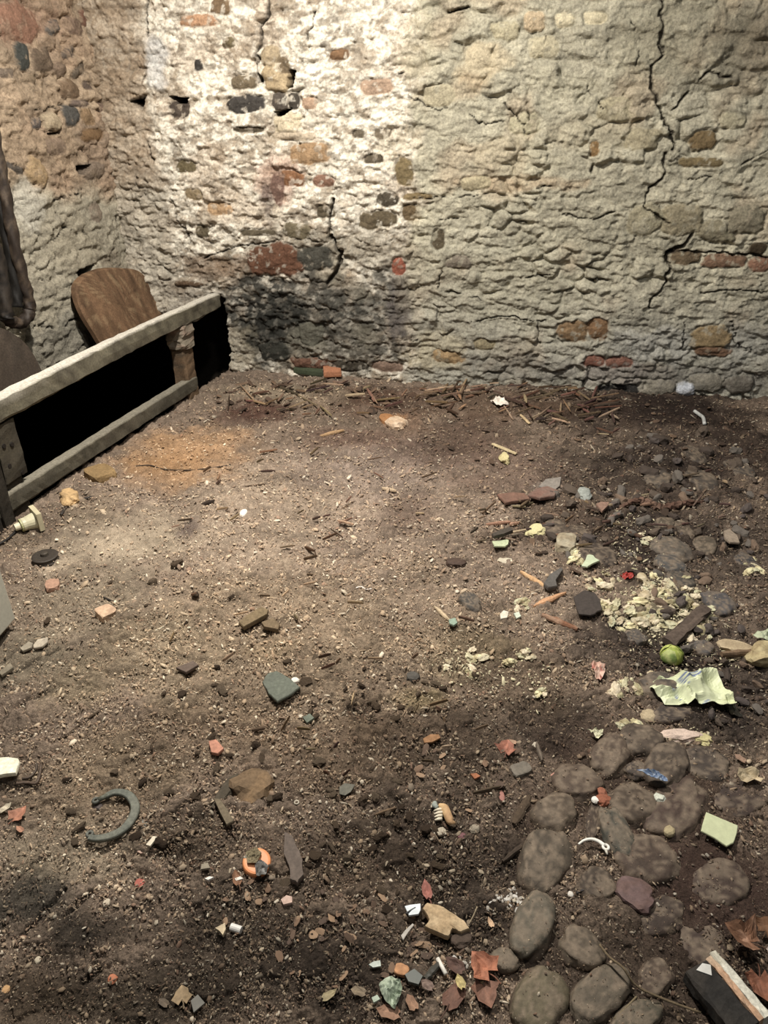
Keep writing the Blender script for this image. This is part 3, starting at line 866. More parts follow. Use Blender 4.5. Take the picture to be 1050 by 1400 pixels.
strand([(-30,150),(-12,240),(4,300),(14,350),(22,395),(24,420)], .10, .024, 'inner_strand', (20, 17, 14), 7)
strand([(-60,200),(-44,300),(-28,370),(-10,420)], .14, .034, 'inner_strand', (24, 20, 16), 9, (56, 48, 38))

# ---- pale cabinet at the edge of the floor
c0 = at(22, 846, .035)
e1 = at(0, 871, .035) - c0; e1 /= np.linalg.norm(e1)
e2 = np.array([-e1[1], e1[0], 0]);
if e2 @ np.array([-1, 0, 0]) < 0: e2 = -e2
cab = empty('metal_cabinet', c0 - np.array([0, 0, .035]))
tag(cab, 'pale grey cabinet whose corner stands beside the manger end', 'cabinet')
def box_vf(o, a, b, c):
    V = [o + i * a + j * b + k * c for k in (0, 1) for (i, j) in ((0, 0), (1, 0), (1, 1), (0, 1))]
    return V, [(0, 3, 2, 1), (4, 5, 6, 7), (0, 1, 5, 4), (1, 2, 6, 5), (2, 3, 7, 6), (3, 0, 4, 7)]
bm = bmesh.new()
Vb, Fb = box_vf(c0, e1 * .45, e2 * .40, UP * .55)
bv = [bm.verts.new(v) for v in Vb]
for f in Fb: bm.faces.new([bv[i] for i in f])
bmesh.ops.bevel(bm, geom=bm.edges[:], offset=.006, segments=2, affect='EDGES', profile=.5)
bmesh.ops.recalc_face_normals(bm, faces=bm.faces)
bm.verts.index_update()
part('body', (np.array([v.co[:] for v in bm.verts]), [tuple(v.index for v in f.verts) for f in bm.faces]), M_PLASTIC, (182, 180, 164), cab, var=.06, freq=6)
bm.free()
for i, j in ((.05, .05), (.40, .05), (.05, .35), (.40, .35)):
    q = c0 + e1 * i + e2 * j
    part('foot', tube([q - np.array([0, 0, .05]), q + np.array([0, 0, .004])], [.018, .016], 12), M_PLASTIC, (32, 30, 30), cab)

# ------------------------------------------------------------------ cobbles and stones set in the ground
# px, py, half length, half width, turn (degrees in the photo), how proud, colour
def stone_at(px, py, ra, rb, deg, proud, seed, amp=.20, flat=.35, sub=4, sq=2.3):
    c = at(px, py)
    t = math.radians(deg)
    dx, dy = math.cos(t) * ra, -math.sin(t) * ra
    a1 = at(px + dx, py + dy) - c
    b1 = at(px - math.sin(t) * rb, py - math.cos(t) * rb) - c
    rx, ry = np.linalg.norm(a1[:2]), np.linalg.norm(b1[:2])
    rz = min(rx, ry) * .85
    z = floor_z(c[0], c[1])
    proud = proud * .72
    cc = np.array([c[0], c[1], z - rz * (1 - flat) + proud])
    # what is seen is the top of the stone, which stands nearer the camera than its footprint: shift by its height
    cc[:2] *= (CAM_H - proud * .6 - z) / CAM_H
    return rock_vf(cc, a1, rx * 1.05, ry * 1.05, rz, seed, amp, sub, flat, sq)

CB = (92, 76, 64)
GRIT = []
cobbles = [
    (790,1068,29,27,20,.030,CB,'dome-shaped brown cobble above and left of the orange brick crumbs'),
    (834,1030,27,25,60,.032,(94,78,66),'brown cobble between the white scrap and the brick crumbs'),
    (873,1010,26,22,30,.030,(82,70,60),'brown cobble at the foot of the crumpled bag, second along'),
    (913,1042,29,27,60,.034,(84,72,62),'rounded dark cobble with a chipped crescent in its face'),
    (872,1052,15,12,20,.020,(78,68,62),'small dark cobble wedged amid larger cobbles'),
    (757,1110,30,25,35,.034,(96,82,68),'brown cobble with grey underside just above the big dark cobble'),
    (745,1172,44,32,65,.044,(88,78,66),'big dark grey-brown cobble beside the dark stick'),
    (727,1264,44,26,70,.050,(112,104,90),'smooth oval grey cobble beside the white pebbles'),
    (866,1097,34,28,15,.028,(80,66,54),'broad low cobble below the small wedged cobble'),
    (843,1138,40,18,-70,.026,(72,72,64),'long greenish-grey cobble above the white hook'),
    (812,1120,26,11,80,.016,(76,62,52),'narrow brown cobble left of the greenish one'),
    (815,1208,28,22,-30,.026,(78,66,56),'low brown cobble just under the white hook'),
    (884,1172,42,32,10,.022,(82,66,56),'wide soil-covered cobble above the purple broken stone'),
    (795,1295,32,26,-20,.030,(100,88,74),'triangular grey-brown cobble in front of the oval one'),
    (736,1368,44,34,60,.044,(112,102,80),'large cobble with pale lichen at the bottom of the picture'),
    (821,1358,46,30,45,.040,(104,94,80),'long split cobble with a grey-green end'),
    (690,1313,19,15,0,.030,(122,110,94),'small pale cobble beside the orange leaf'),
    (895,1335,24,24,50,.020,(92,76,64),'squarish brown cobble under the long twig'),
    (925,1100,46,36,50,.016,(80,62,54),'sunken reddish cobble near the blue scrap'),
    (920,975,30,10,5,.020,(70,60,56),'flat dark cobble under the edge of the crumpled bag'),
    (965,1042,36,20,-10,.014,(74,64,58),'sunken grey cobble right of the chipped one'),
    (906,936,28,17,5,.032,(86,78,72),'smooth grey cobble between the green ball and the bag'),
    (870,1392,34,22,35,.030,(92,86,72),'dark cobble with a pale rim at the very bottom'),
    (918,747,19,16,20,.030,(100,92,84),'domed grey cobble speckled with pale foam, above the blue-grey one'),
    (917,772,14,13,20,.030,(86,84,84),'blue-grey cobble touching the speckled domed one'),
    (962,745,18,12,-10,.026,(94,84,72),'brown cobble beside the tan triangular shard'),
    (908,719,12,14,70,.024,(92,82,70),'upright small cobble below the rusty branch'),
    (934,722,13,9,0,.020,(90,78,66),'flat cobble just beside the upright small one'),
    (643,822,13,12,10,.030,(78,74,70),'round slate-grey stone alone in the middle of the litter'),
    (984,823,18,15,10,.034,(84,82,86),'round blue-grey stone at the upper end of the dark plank'),
    (1022,770,14,14,0,.026,(62,62,68),'dark blue stone beside the yellow foam near the right edge'),
    (868,870,14,10,10,.022,(88,82,78),'small grey pebble at the lower end of the dark plank'),
    (962,885,8,15,80,.026,(90,86,86),'narrow grey stone between the plank and the tan stick'),
    (900,652,12,15,60,.022,(82,74,68),'small upright grey stone between the rusty branch and the back wall'),
    (960,655,20,12,0,.020,(78,70,64),'low grey stone in the dark litter right of the upright grey one'),
    (948,620,14,12,0,.018,(70,62,56),'dark low stone under the curved white scrap'),
    (1010,640,16,13,0,.020,(76,70,66),'dark stone in the litter near the right edge'),
    (930,790,20,12,0,.016,(76,72,68),'sunken grey stone below the blue-grey cobble'),
    (760,722,18,11,0,.024,(86,74,64),'brown stone behind the broken pale brick bit'),
    (790,727,16,9,0,.022,(80,68,58),'brown stone right of the broken pale brick bit'),
    (816,756,22,16,10,.024,(66,56,50),'dark brown lump just above the mint shard'),
    (985,1205,40,30,20,.008,(76,60,52),'buried reddish cobble below the pale green card'),
    (960,1290,42,30,-20,.008,(74,58,52),'buried cobble above the black and white board'),
    (905,1250,34,24,20,.008,(74,60,52),'buried cobble below the purple broken stone'),
    (1010,1090,34,26,30,.010,(72,58,52),'buried cobble near the cream curled leaf'),
]
for i, (px, py, ra, rb, dg, pr, c, lab) in enumerate(cobbles):
    V, Fc = stone_at(px, py, ra, rb, dg, pr, 400 + i)
    # soil and grit lie on the low flanks
    col = tint(V, (c[0] * .88, c[1] * .87, c[2] * .85), .34, 75, i, (126, 110, 92), .5)
    grit = sstep(.55, .66, fbm(V[:, 0] + V[:, 2], V[:, 1], 190, 2, i + 3))[:, None] * .5
    col = col * (1 - grit) + lin((136, 118, 98)) * grit
    hh = (V[:, 2] - V[:, 2].min()) / np.ptp(V[:, 2])
    soil = sstep(.80, .60, hh + (fbm(V[:, 0], V[:, 1], 45, 3, i) - .5) * .5)[:, None] * .8
    col = col * (1 - soil) + lin((78, 62, 50)) * soil
    kk = np.random.default_rng(i).permutation(np.where(hh > .55)[0])[:int(70 * (.4 + ra / 40))]
    GRIT.append(V[kk] + (np.random.default_rng(i + 5).random((len(kk), 3)) - .5) * .008 * np.array([1, 1, 0]))
    o = base_obj('cobblestone', V, Fc, M_STONE, col, True)
    tag(o, lab, 'stone', 'cobbles set in the earth floor')

# ------------------------------------------------------------------ single finds, from the manger to the right
PK = (170, 128, 104)
# plastic pipe fitting
def cyl_between(a, b, r0, r1=None, n=18):
    return tube([a, b], [r0, r1 if r1 is not None else r0], n)
fa, fb = at(22, 728), at(52, 718)
fa[2], fb[2] = floor_z(*fa[:2]) + .028, floor_z(*fb[:2]) + .036
fd = fb - fa; fl = np.linalg.norm(fd); fd /= fl
fit = empty('pipe_fitting', (fa[0], fa[1], floor_z(*fa[:2])))
tag(fit, 'cream plastic pipe fitting lying under the near end of the manger', 'fitting')
part('nozzle', cyl_between(fa, fa + fd * fl * .35, .014, .016), M_PLASTIC, (214, 206, 172), fit, smooth=False)
part('barrel', tube([fa + fd * fl * .3, fa + fd * fl * .36, fa + fd * fl * .5, fa + fd * fl * .95], [.022, .026, .026, .034], 18), M_PLASTIC, (206, 200, 164), fit)
part('flange', box_vf(fa + fd * fl * .92 - np.cross(fd, UP) * .045 - UP * .03, fd * .018, np.cross(fd, UP) * .09, UP * .075), M_PLASTIC, (188, 178, 142), fit)
part('rim', tube([fa + fd * fl * .26, fa + fd * fl * .32], [.026, .026], 18), M_PLASTIC, (176, 176, 120), fit)

def wire(name, pts, rpx, c, label, cat, lift=.004, mat=None, group=None, hs=None):
    P = []
    for i, (px, py) in enumerate(pts):
        q = at(px, py); q[2] = floor_z(*q[:2]) + lift + (hs[i] if hs else 0); P.append(q)
    r = rpx * scale_at(*pts[0])
    return add(name, tube(spline(P, 6), r, 8), mat or M_IRON, c, label, cat, group, smooth=True)
wire('black_cable', [(-6,748),(8,740),(18,732),(27,722)], 1.6, (34,30,28), 'short black cable leading into the cream pipe fitting', 'cable', .012)
wire('dark_wire', [(84,706),(92,696),(104,688),(118,684),(132,682)], 2.2, (52,44,38), 'bent dark wire beside the ochre stone at the manger', 'wire', .008)
wire('thin_wire', [(186,640),(205,637),(225,641),(260,643),(290,641),(316,637)], 0.9, (56,44,34), 'long thin dark wire across the orange dust', 'wire', .008)
add('ochre_stone', stone_at(95,679,13,9,15,.055,501,.3,.2), M_STONE, (196,158,106), 'ochre broken stone beside the bottom rail', 'stone', c2=(120,96,66))
add('brick_block', stone_at(137,648,15,8,20,.06,502,.12,.45,3,5), M_WOOD, (140,112,72), 'yellow-brown wood block against the bottom rail', 'block')
# pulley disc
pc = at(62, 763); pc[2] = floor_z(*pc[:2]) + .012
pr = 17 * scale_at(62, 763)
pul = empty('pulley_wheel', (pc[0], pc[1], pc[2] - .012)); tag(pul, 'flat black grooved wheel lying near the pale cabinet', 'wheel')
part('disc', tube([pc + UP * z for z in (-.012, -.006, .002, .008, .012, .014)], [pr, pr * 1.03, pr * .93, pr * .93, pr * 1.02, pr * .9], 32), M_IRON, (62,54,46), pul, smooth=False)
part('hub', tube([pc + UP * .014, pc + UP * .024, pc + UP * .026], [pr * .32, pr * .28, pr * .12], 20), M_IRON, (70,62,52), pul)
add('brick_fragment', stone_at(72,800,9,6,10,.03,505,.15,.4,2,5), M_STONE, PK, 'small salmon brick bit just below the black wheel', 'brick bit')
add('brick_fragment', stone_at(145,838,11,7,25,.04,506,.10,.4,3,6), M_STONE, (196,160,128), 'pinkish brick bit at the edge of the trodden slab', 'brick bit', c2=(150,120,96))
add('white_shard', plate_vf([(46,884),(52,876),(66,873),(66,879),(58,886),(47,888)], .008, .006), M_STONE, (172,160,140), 'speckled white shard in front of the pale cabinet', 'shard', c2=(96,86,74))
add('grey_shard', plate_vf([(28,889),(40,880),(46,882),(44,888),(32,893)], .008, .005), M_STONE, (140,130,112), 'grey shard just left of the speckled white one', 'shard')
add('grey_shard', plate_vf([(0,925),(16,911),(20,918),(4,929)], .01, .005), M_STONE, (116,106,88), 'grey shard at the left edge below the cabinet', 'shard')
add('slate_piece', plate_vf([(242,921),(266,911),(273,918),(256,929)], .010, .008, (.05,-.1)), M_STONE, (92,76,66), 'small brown slate piece left of the green slate', 'slate')
wire('pale_twig', [(203,868),(214,865),(222,862),(228,859)], 1.3, (196,186,160), 'pale curved twig above the brown slate piece', 'twig', .004, M_WOOD)
wire('dark_nail', [(138,813),(147,818),(157,823)], 1.4, (44,38,34), 'dark nail lying above the pinkish brick bit', 'nail', .004)
add('green_slate', plate_vf([(359,938),(366,926),(378,922),(398,934),(411,947),(396,958),(380,967),(368,955)], .011, .008, (.02,-.06), 5, .05), M_STONE, (92,98,86), 'grey-green square slate in the middle of the floor', 'slate', c2=(76,80,72))
add('white_chip', stone_at(404,930,5,4,20,.02,508,.3,.3,2), M_STONE, (226,218,204), 'white stone chip at the top corner of the green slate', 'chip')
add('board_offcut', plate_vf([(327,859),(338,850),(358,838),(368,842),(366,848),(334,866)], .016, .01), M_WOOD, (120,102,74), 'greyish board offcut half sunk above the green slate', 'offcut', c2=(96,80,58))
add('wood_fragment', plate_vf([(358,858),(374,852),(383,860),(381,868),(362,864)], .014, .008), M_WOOD, (112,94,70), 'brown wood fragment touching the board offcut', 'fragment')
add('pebble', stone_at(333,701,5,4.5,0,.02,509,.1,.3,2), M_STONE, (224,214,200), 'round white pebble on the pale dust by the manger', 'pebble')
add('dark_bark', sliver_vf((276,694),(294,691),5,.012,3), M_WOOD, (62,50,42), 'dark bark scrap left of the round white pebble', 'bark')
wire('white_worm_string', [(487,806),(494,803),(500,806),(508,803)], 1.1, (224,214,204), 'short curled white string in the brown litter', 'string', .006, M_PLASTIC)

# orange cap with torn film
oc = at(352, 1187); oc[2] = floor_z(*oc[:2]) + .008
orr = 19 * scale_at(352, 1187)
cap = empty('orange_disc', (oc[0], oc[1], oc[2] - .008)); tag(cap, 'round orange plastic disc half covered with dirt and torn foil', 'disc')
tl = np.array([.10, -.12, 1.0]); tl /= np.linalg.norm(tl)
part('lid', tube([oc + tl * z for z in (-.006, 0, .008, .011, .012)], [orr, orr * 1.02, orr, orr * .94, orr * .80], 36), M_PLASTIC, (232,140,78), cap, var=.1, smooth=False)
def patch_vf(pts, z, amp, seed, rings=6, n=28, thick=.0012, polish=None):
    """a crumpled sheet bounded by points of the ground seen at pts"""
    P = np.array([at(*q)[:2] for q in pts]); c = P.mean(0)
    Q = []
    m = len(P)
    per = [np.linalg.norm(P[(i + 1) % m] - P[i]) for i in range(m)]
    tot = sum(per); cum = np.concatenate([[0], np.cumsum(per)])
    for s in np.linspace(0, tot, n, endpoint=False):
        i = min(np.searchsorted(cum, s, 'right') - 1, m - 1)
        Q.append(P[i] + (P[(i + 1) % m] - P[i]) * (s - cum[i]) / per[i])
    Q = np.array(Q)
    z0 = z + floor_z(*c) + .006
    size = np.abs(Q - c).max()
    V = [np.array([c[0], c[1], 0])]
    for k in range(1, rings + 1):
        for q in Q:
            w = c + (q - c) * k / rings
            V.append(np.array([w[0], w[1], 0]))
    V = np.array(V)
    fr = 2.2 / size
    zz = amp * (ridged(V[:, 0], V[:, 1], fr, 2, seed) - .45) * 2 + amp * .6 * (fbm(V[:, 0], V[:, 1], fr * 1.2, 2, seed + 4) - .5)
    d = np.hypot(*(V[:, :2] - c).T) / size
    V[:, 2] = z0 + np.maximum(zz + amp * .35, .1 * amp) * (1.05 - .55 * np.clip(d, 0, 1))
    Fc = []
    N0 = len(V)
    for j in range(n):
        Fc.append((0, 1 + j, 1 + (j + 1) % n))
    for k in range(rings - 1):
        for j in range(n):
            j2 = (j + 1) % n
            a = 1 + k * n
            Fc.append((a + j, a + n + j, a + n + j2, a + j2))
    area = np.sum(Q[:, 0] * np.roll(Q[:, 1], -1) - np.roll(Q[:, 0], -1) * Q[:, 1])
    if area < 0:
        Fc = [f[::-1] for f in Fc]
    W = V - np.array([0, 0, thick])
    F2 = [tuple(i + N0 for i in f[::-1]) for f in Fc]
    a = 1 + (rings - 1) * n
    rim = [(a + (j + 1) % n, a + j, N0 + a + j, N0 + a + (j + 1) % n) for j in range(n)]
    if area < 0:
        rim = [f[::-1] for f in rim]
    return np.concatenate([V, W]), Fc + F2 + rim
part('dirt_smear', patch_vf([(338,1178),(352,1172),(360,1180),(352,1194),(340,1194)], .020, .006, 3), M_SOIL, (150,136,104), cap)
part('torn_foil', patch_vf([(350,1192),(358,1188),(369,1196),(365,1208),(352,1210)], .020, .006, 4), M_PLASTIC, (92,90,86), cap, var=.5, freq=160)
part('grey_crust', patch_vf([(334,1184),(344,1176),(350,1184),(344,1190)], .018, .006, 6), M_PLASTIC, (132,136,122), cap, var=.4, freq=160)
add('white_plaster', stone_at(325,1187,6,5,10,.012,515,.4,.3,2), M_STONE, (226,224,216), 'white plaster lump touching the orange disc', 'lump')
add('white_chip', plate_vf([(322,1209),(330,1206),(334,1209),(324,1212)], .005, .006), M_STONE, (222,218,208), 'thin white chip left of the brown leaf by the orange disc', 'chip')
add('stone_slab', plate_vf([(390,1150),(400,1154),(408,1172),(415,1188),(416,1208),(408,1219),(398,1214),(396,1196),(389,1180)], .016, .006, (0, .05), 3, .06), M_STONE, (102,88,78), 'long dark stone sliver right of the orange disc', 'stone', c2=(86,74,66))
add('red_chip', stone_at(383,1207,5,5,0,.010,517,.35,.3,2), M_STONE, (176,92,84), 'tiny red chip between the cap and the stone sliver', 'chip')
add('pink_chip', plate_vf([(384,1234),(392,1228),(400,1230),(400,1238),(388,1241)], .008, .004), M_STONE, (196,164,148), 'pinkish-white chip below the dark stone sliver', 'chip')
add('tile_fragment', plate_vf([(287,1025),(297,1022),(303,1029),(308,1036),(300,1044),(291,1042)], .010, .008, (0, -.1)), M_STONE, (178,118,94), 'terracotta tile fragment in the left half of the floor', 'tile bit')
add('bark_lump', stone_at(344,1072,27,24,50,.04,519,.4,.2,3), M_WOOD, (112,90,66), 'rough brown bark lump below the terracotta fragment', 'lump', c2=(140,110,76))
add('dark_root', stone_at(308,1082,26,8,58,.028,520,.25,.2,3), M_WOOD, (74,66,54), 'dark thumb-shaped root beside the bark lump', 'root')
add('grey_splint', plate_vf([(294,1104),(303,1106),(314,1122),(322,1136),(312,1141),(304,1126)], .010, .008), M_WOOD, (110,98,78), 'grey-brown splint below the dark root', 'splint')
add('metal_tag', plate_vf([(464,1080),(472,1075),(486,1077),(480,1087),(472,1092),(464,1090)], .003, .008), M_IRON, (86,84,72), 'small dull metal plate in the middle of the soil', 'plate')
def ring_vf(c, R, r, n=24, m=8, sq=1.0):
    V, Fc = [], []
    for i in range(n):
        a = 2 * math.pi * i / n
        for j in range(m):
            b = 2 * math.pi * j / m
            V.append(c + np.array([math.cos(a) * (R + r * math.cos(b)), math.sin(a) * (R + r * math.cos(b)), r * sq * math.sin(b)]))
    for i in range(n):
        for j in range(m):
            i2, j2 = (i + 1) % n, (j + 1) % m
            Fc.append((i * m + j, i2 * m + j, i2 * m + j2, i * m + j2))
    return np.array(V), Fc
wc = at(406, 1103); wc[2] = floor_z(*wc[:2]) + .009
add('small_washer', ring_vf(wc, .0048, .0020), M_IRON, (176,168,148), 'tiny pale washer in the soil below the bark lump', 'washer', smooth=True)
add('cream_chip', plate_vf([(295,1275),(309,1269),(310,1277),(306,1285),(301,1279)], .010, .008, (.1, .1)), M_STONE, (204,184,148), 'cream angular chip left of the little white tube', 'chip')
tA, tB = at(316, 1268), at(330, 1273); tA[2] = floor_z(*tA[:2]) + .010; tB[2] = floor_z(*tB[:2]) + .010
add('white_tube', tube([tA, tB], .0075, 14), M_PLASTIC, (214,212,206), 'little white tube lying in dark soil below the orange disc', 'tube')

# flat open retaining ring
rc = at(152, 1121); rc[2] = floor_z(*rc[:2]) + .016
ringpts = [(147,1096),(158,1091),(172,1092),(182,1099),(187,1112),(182,1128),(170,1142),(152,1151),(136,1154),(124,1153)]
RP = [at(*q) for q in ringpts]
for q in RP: q[2] = rc[2]
RP = spline(RP, 6)
V, Fc = [], []
n = len(RP)
for i, q in enumerate(RP):
    d = RP[min(i + 1, n - 1)] - RP[max(i - 1, 0)]; d /= np.linalg.norm(d)
    s = np.cross(d, UP)
    w = .0068 * (1.0 + .55 * math.sin(math.pi * i / (n - 1)))
    for a_, b_ in ((-1, -.004), (-1, .003), (-.8, .005), (.8, .005), (1, .003), (1, -.004)):
        V.append(q + s * a_ * w + UP * b_)
for i in range(n - 1):
    for j in range(6):
        j2 = (j + 1) % 6
        Fc.append((i * 6 + j, (i + 1) * 6 + j, (i + 1) * 6 + j2, i * 6 + j2))
Fc.append(tuple(range(6))); Fc.append(tuple((n - 1) * 6 + j for j in range(5, -1, -1)))
snap = empty('snap_ring', (rc[0], rc[1], rc[2] - .006)); tag(snap, 'open grey iron snap ring with two eyelets, lying on bare earth', 'ring')
part('band', (np.array(V), Fc), M_IRON, (88,92,82), snap, var=.2, c2=(112,112,98), k2=.4)
for q, nm in ((at(133, 1102), 'eyelet'), (at(125, 1148), 'eyelet')):
    q[2] = rc[2]
    part(nm, ring_vf(q, .0062, .0038, 20, 8, 1.2), M_IRON, (92,94,86), snap, smooth=True)
q0, q1 = at(136, 1101), at(149, 1095)
q0[2] = q1[2] = rc[2]
part('band_end', tube([q0, q1], [.006, .0065], 10), M_IRON, (96,98,84), snap, smooth=True)
q0, q1 = at(124, 1144), at(124, 1154)
add('rusty_bolt', stone_at(133,1104,7,5,0,.02,533,.3,.2,2), M_IRON, (70,58,54), 'rusty bolt head at the upper end of the snap ring', 'bolt')
add('white_plate_shard', plate_vf([(-6,1051),(14,1049),(30,1051),(32,1056),(27,1072),(10,1074),(-6,1078)], .012, .022, (0, -.05)), M_STONE, (226,222,196), 'cream-white plate shard at the left edge of the floor', 'shard', c2=(200,190,160), k2=.3)
wire('bent_bar', [(22,1075),(38,1073),(50,1074),(55,1066),(58,1050)], 2.2, (88,70,56), 'rusty bent bar sticking out from the white plate shard', 'bar', .012)
wire('bent_bar', [(32,1068),(42,1066),(50,1058),(52,1048)], 1.8, (80,66,54), 'thinner rusty wire inside the bent bar', 'wire', .012)
wire('long_twig', [(48,1022),(72,1010),(92,1002),(112,986),(138,968)], 1.8, (72,58,44), 'long dark twig running up the floor from the snap ring', 'twig', .004, M_WOOD)
wire('long_twig', [(14,1212),(30,1196),(44,1182),(58,1169)], 1.4, (66,56,46), 'thin dark twig on the smooth earth below the snap ring', 'twig', .002, M_WOOD)

# leaves
def leaf(px, py, size_px, deg, c, label, lobed=True, curl=.25, stalk=True, lift=.006, seed=0, group=None, c2=None, cat='leaf', tiltv=(0, 0)):
    s = size_px * scale_at(px, py)
    c0 = at(px, py); c0[2] = floor_z(*c0[:2]) + lift + .008
    s *= 1.12
    rr = np.random.default_rng(seed + int(px))
    if lobed:
        prof = [(0, .10), (15, .62), (26, .56), (44, .92), (58, .66), (70, .78), (90, 1.08)]
    else:
        prof = [(0, .16), (20, .42), (45, .62), (70, .86), (90, 1.05)]
    right = [(a - 90 + (90 if False else 0), r) for a, r in prof]
    pts = []
    for a, r in prof:                      # from base round one side up to the tip
        ang = math.radians(-90 + 2 * a)
        pts.append((r * math.cos(ang) * (1 if lobed else .62), r * math.sin(ang)))
    pts2 = [(-x, y) for x, y in pts[1:-1]][::-1]
    O = np.array(pts + pts2)
    O = O * (1 + (rr.random(O.shape) - .5) * .22)
    # refine
    O2 = []
    for i in range(len(O)):
        a, b = O[i], O[(i + 1) % len(O)]
        O2 += [a, a + (b - a) * .5 * (1 + (rr.random() - .5) * .2)]
    O = np.array(O2); n = len(O)
    R = 5
    V = [np.array([0, 0, 0.])]
    for k in range(1, R + 1):
        for q in O:
            V.append(np.array([q[0] * k / R, q[1] * k / R, 0.]))
    V = np.array(V)
    V[:, 2] = curl * (V[:, 0] ** 2 * 1.1 + .5 * V[:, 1] ** 2) + curl * .8 * (fbm(V[:, 0] + 3, V[:, 1] + 5, 2.2, 2, seed + int(py)) - .5) + .03 * np.abs(V[:, 0]) + tiltv[0] * V[:, 0] + tiltv[1] * V[:, 1]
    V[:, 2] -= V[:, 2].min()
    t = math.radians(deg); ca, sa = math.cos(t), math.sin(t)
    W = np.column_stack([V[:, 0] * ca - V[:, 1] * sa, V[:, 0] * sa + V[:, 1] * ca, V[:, 2]]) * s
    Fc = [(0, 1 + j, 1 + (j + 1) % n) for j in range(n)]
    for k in range(R - 1):
        for j in range(n):
            j2 = (j + 1) % n; a = 1 + k * n
            Fc.append((a + j, a + n + j, a + n + j2, a + j2))
    N0 = len(W)
    W2 = W - np.array([0, 0, .0008])
    F2 = [tuple(i + N0 for i in f[::-1]) for f in Fc]
    a = 1 + (R - 1) * n
    rim = [(a + (j + 1) % n, a + j, N0 + a + j, N0 + a + (j + 1) % n) for j in range(n)]
    WW = np.concatenate([W, W2])
    vein = np.exp(-(np.concatenate([V, V])[:, 0] / .06) ** 2)
    col = tint(WW, c, .3, 90, seed, c2, .6) * (1 + .25 * vein[:, None])
    o = mesh_obj('dry_leaf', WW, Fc + F2 + rim, M_LEAF, np.clip(col, 0, .9))
    o.location = c0
    tag(o, label, cat, group)
    if stalk:
        b = np.array([sa * 0.1, -ca * 0.1, .02]) * s
        e = np.array([sa * .85 + .1, -ca * .85, .05]) * s
        part_v, part_f = tube(spline([b, (b + e) / 2 + np.array([.05, .02, .03]) * s, e], 4), [.0014] * 9 if False else .0013, 6)
        mesh_obj('stalk', part_v, part_f, M_LEAF, np.asarray(c) * .75, o)
    return o
leaf(326,1213,13,20,(134,92,64),'brown curled leaf beside the orange disc',False,.5,seed=1)
leaf(23,1122,14,-30,(184,120,92),'salmon lobed leaf near the left edge below the white shard',True,.3,seed=2,c2=(140,92,70))
leaf(31,1139,8,60,(172,120,92),'small salmon leaf just below the lobed salmon one',False,.3,seed=3,stalk=False)
leaf(4,1112,12,-40,(190,178,152),'pale grey leaf at the left edge above the salmon leaf',False,.4,seed=4)
leaf(250,1369,15,15,(146,122,88),'beige maple leaf at the bottom left of the floor',True,.2,seed=5)
leaf(228,1376,11,60,(92,78,62),'dark leaf left of the beige maple leaf',False,.2,seed=6,stalk=False)
add('glass_shard', plate_vf([(262,1374),(272,1366),(282,1378),(266,1390)], .004, .010, (.1,.1)), M_PLASTIC, (104,102,94), 'grey square shard right of the beige maple leaf', 'shard')
add('orange_chip', stone_at(154,1338,6,6,0,.014,540,.3,.3,2), M_STONE, (196,116,80), 'orange brick chip alone in the dark soil', 'chip')
add('ochre_chip', stone_at(9,1353,5,5,0,.014,541,.3,.3,2), M_STONE, (196,150,98), 'ochre chip at the left edge near the bottom', 'chip')
add('pebble', stone_at(52,1313,5,4,30,.014,542,.2,.3,2), M_STONE, (184,172,148), 'pale pebble in the brown soil right above the ochre chip', 'pebble')
add('pebble', stone_at(146,1235,4.5,5,0,.014,543,.2,.3,2), M_STONE, (190,176,152), 'pale pebble beside the dark smooth hump', 'pebble')
add('red_chip', stone_at(191,1208,6,6,0,.014,544,.3,.3,2), M_STONE, (176,90,76), 'red chip to the lower right of the snap ring', 'chip')
add('white_chip', plate_vf([(281,1209),(288,1206),(294,1207),(286,1211)], .006, .006), M_STONE, (232,226,216), 'bright white chip between the red chip and the orange disc', 'chip')
add('cream_chip', plate_vf([(202,1166),(212,1154),(218,1155),(208,1168)], .006, .006), M_STONE, (206,194,170), 'cream splinter chip right of the snap ring', 'chip')
add('pink_chip', stone_at(193,1163,6,4,-20,.012,546,.3,.3,2), M_STONE, (206,170,150), 'pink stone chip under the snap ring, left of the cream splinter', 'chip')
add('grey_chip', plate_vf([(277,1190),(286,1188),(289,1195),(276,1197)], .006, .006), M_STONE, (142,132,112), 'grey flake left of the white plaster lump', 'chip')
add('grey_chip', stone_at(196,1127,6,5,30,.010,547,.3,.4,2), M_STONE, (128,128,120), 'blue-grey chip touching the right side of the snap ring', 'chip')

# ---- along the back wall
add('green_tile', plate_vf([(398,505),(441,508),(442,519),(402,514)], .035, .010), M_STONE, (64,74,52), 'dark green tile strip at the foot of the sooty wall', 'tile', c2=(48,52,40))
add('brick_fragment', plate_vf([(441,508),(466,511),(467,521),(443,522)], .04, .010), M_STONE, (176,112,76), 'orange brick piece at the end of the green tile', 'brick bit')
add('pale_stone', stone_at(543,577,9,6,-30,.05,560,.3,.3,3), M_STONE, (204,176,146), 'cream stone in the litter near the foot of the back wall', 'stone', c2=(180,140,100))
add('orange_stone', stone_at(530,573,9,6,10,.03,561,.3,.3,2), M_STONE, (166,112,66), 'orange-brown stone left of the cream stone', 'stone')
add('wood_splinter', sliver_vf((437,600),(470,590),5,.014,1), M_WOOD, (172,136,96), 'yellow-brown splinter in the litter before the sooty wall', 'splinter')
add('wood_splinter', sliver_vf((522,672),(542,675),5,.012,3), M_WOOD, (190,166,134), 'short cream splinter in the middle of the pale dust', 'splinter')
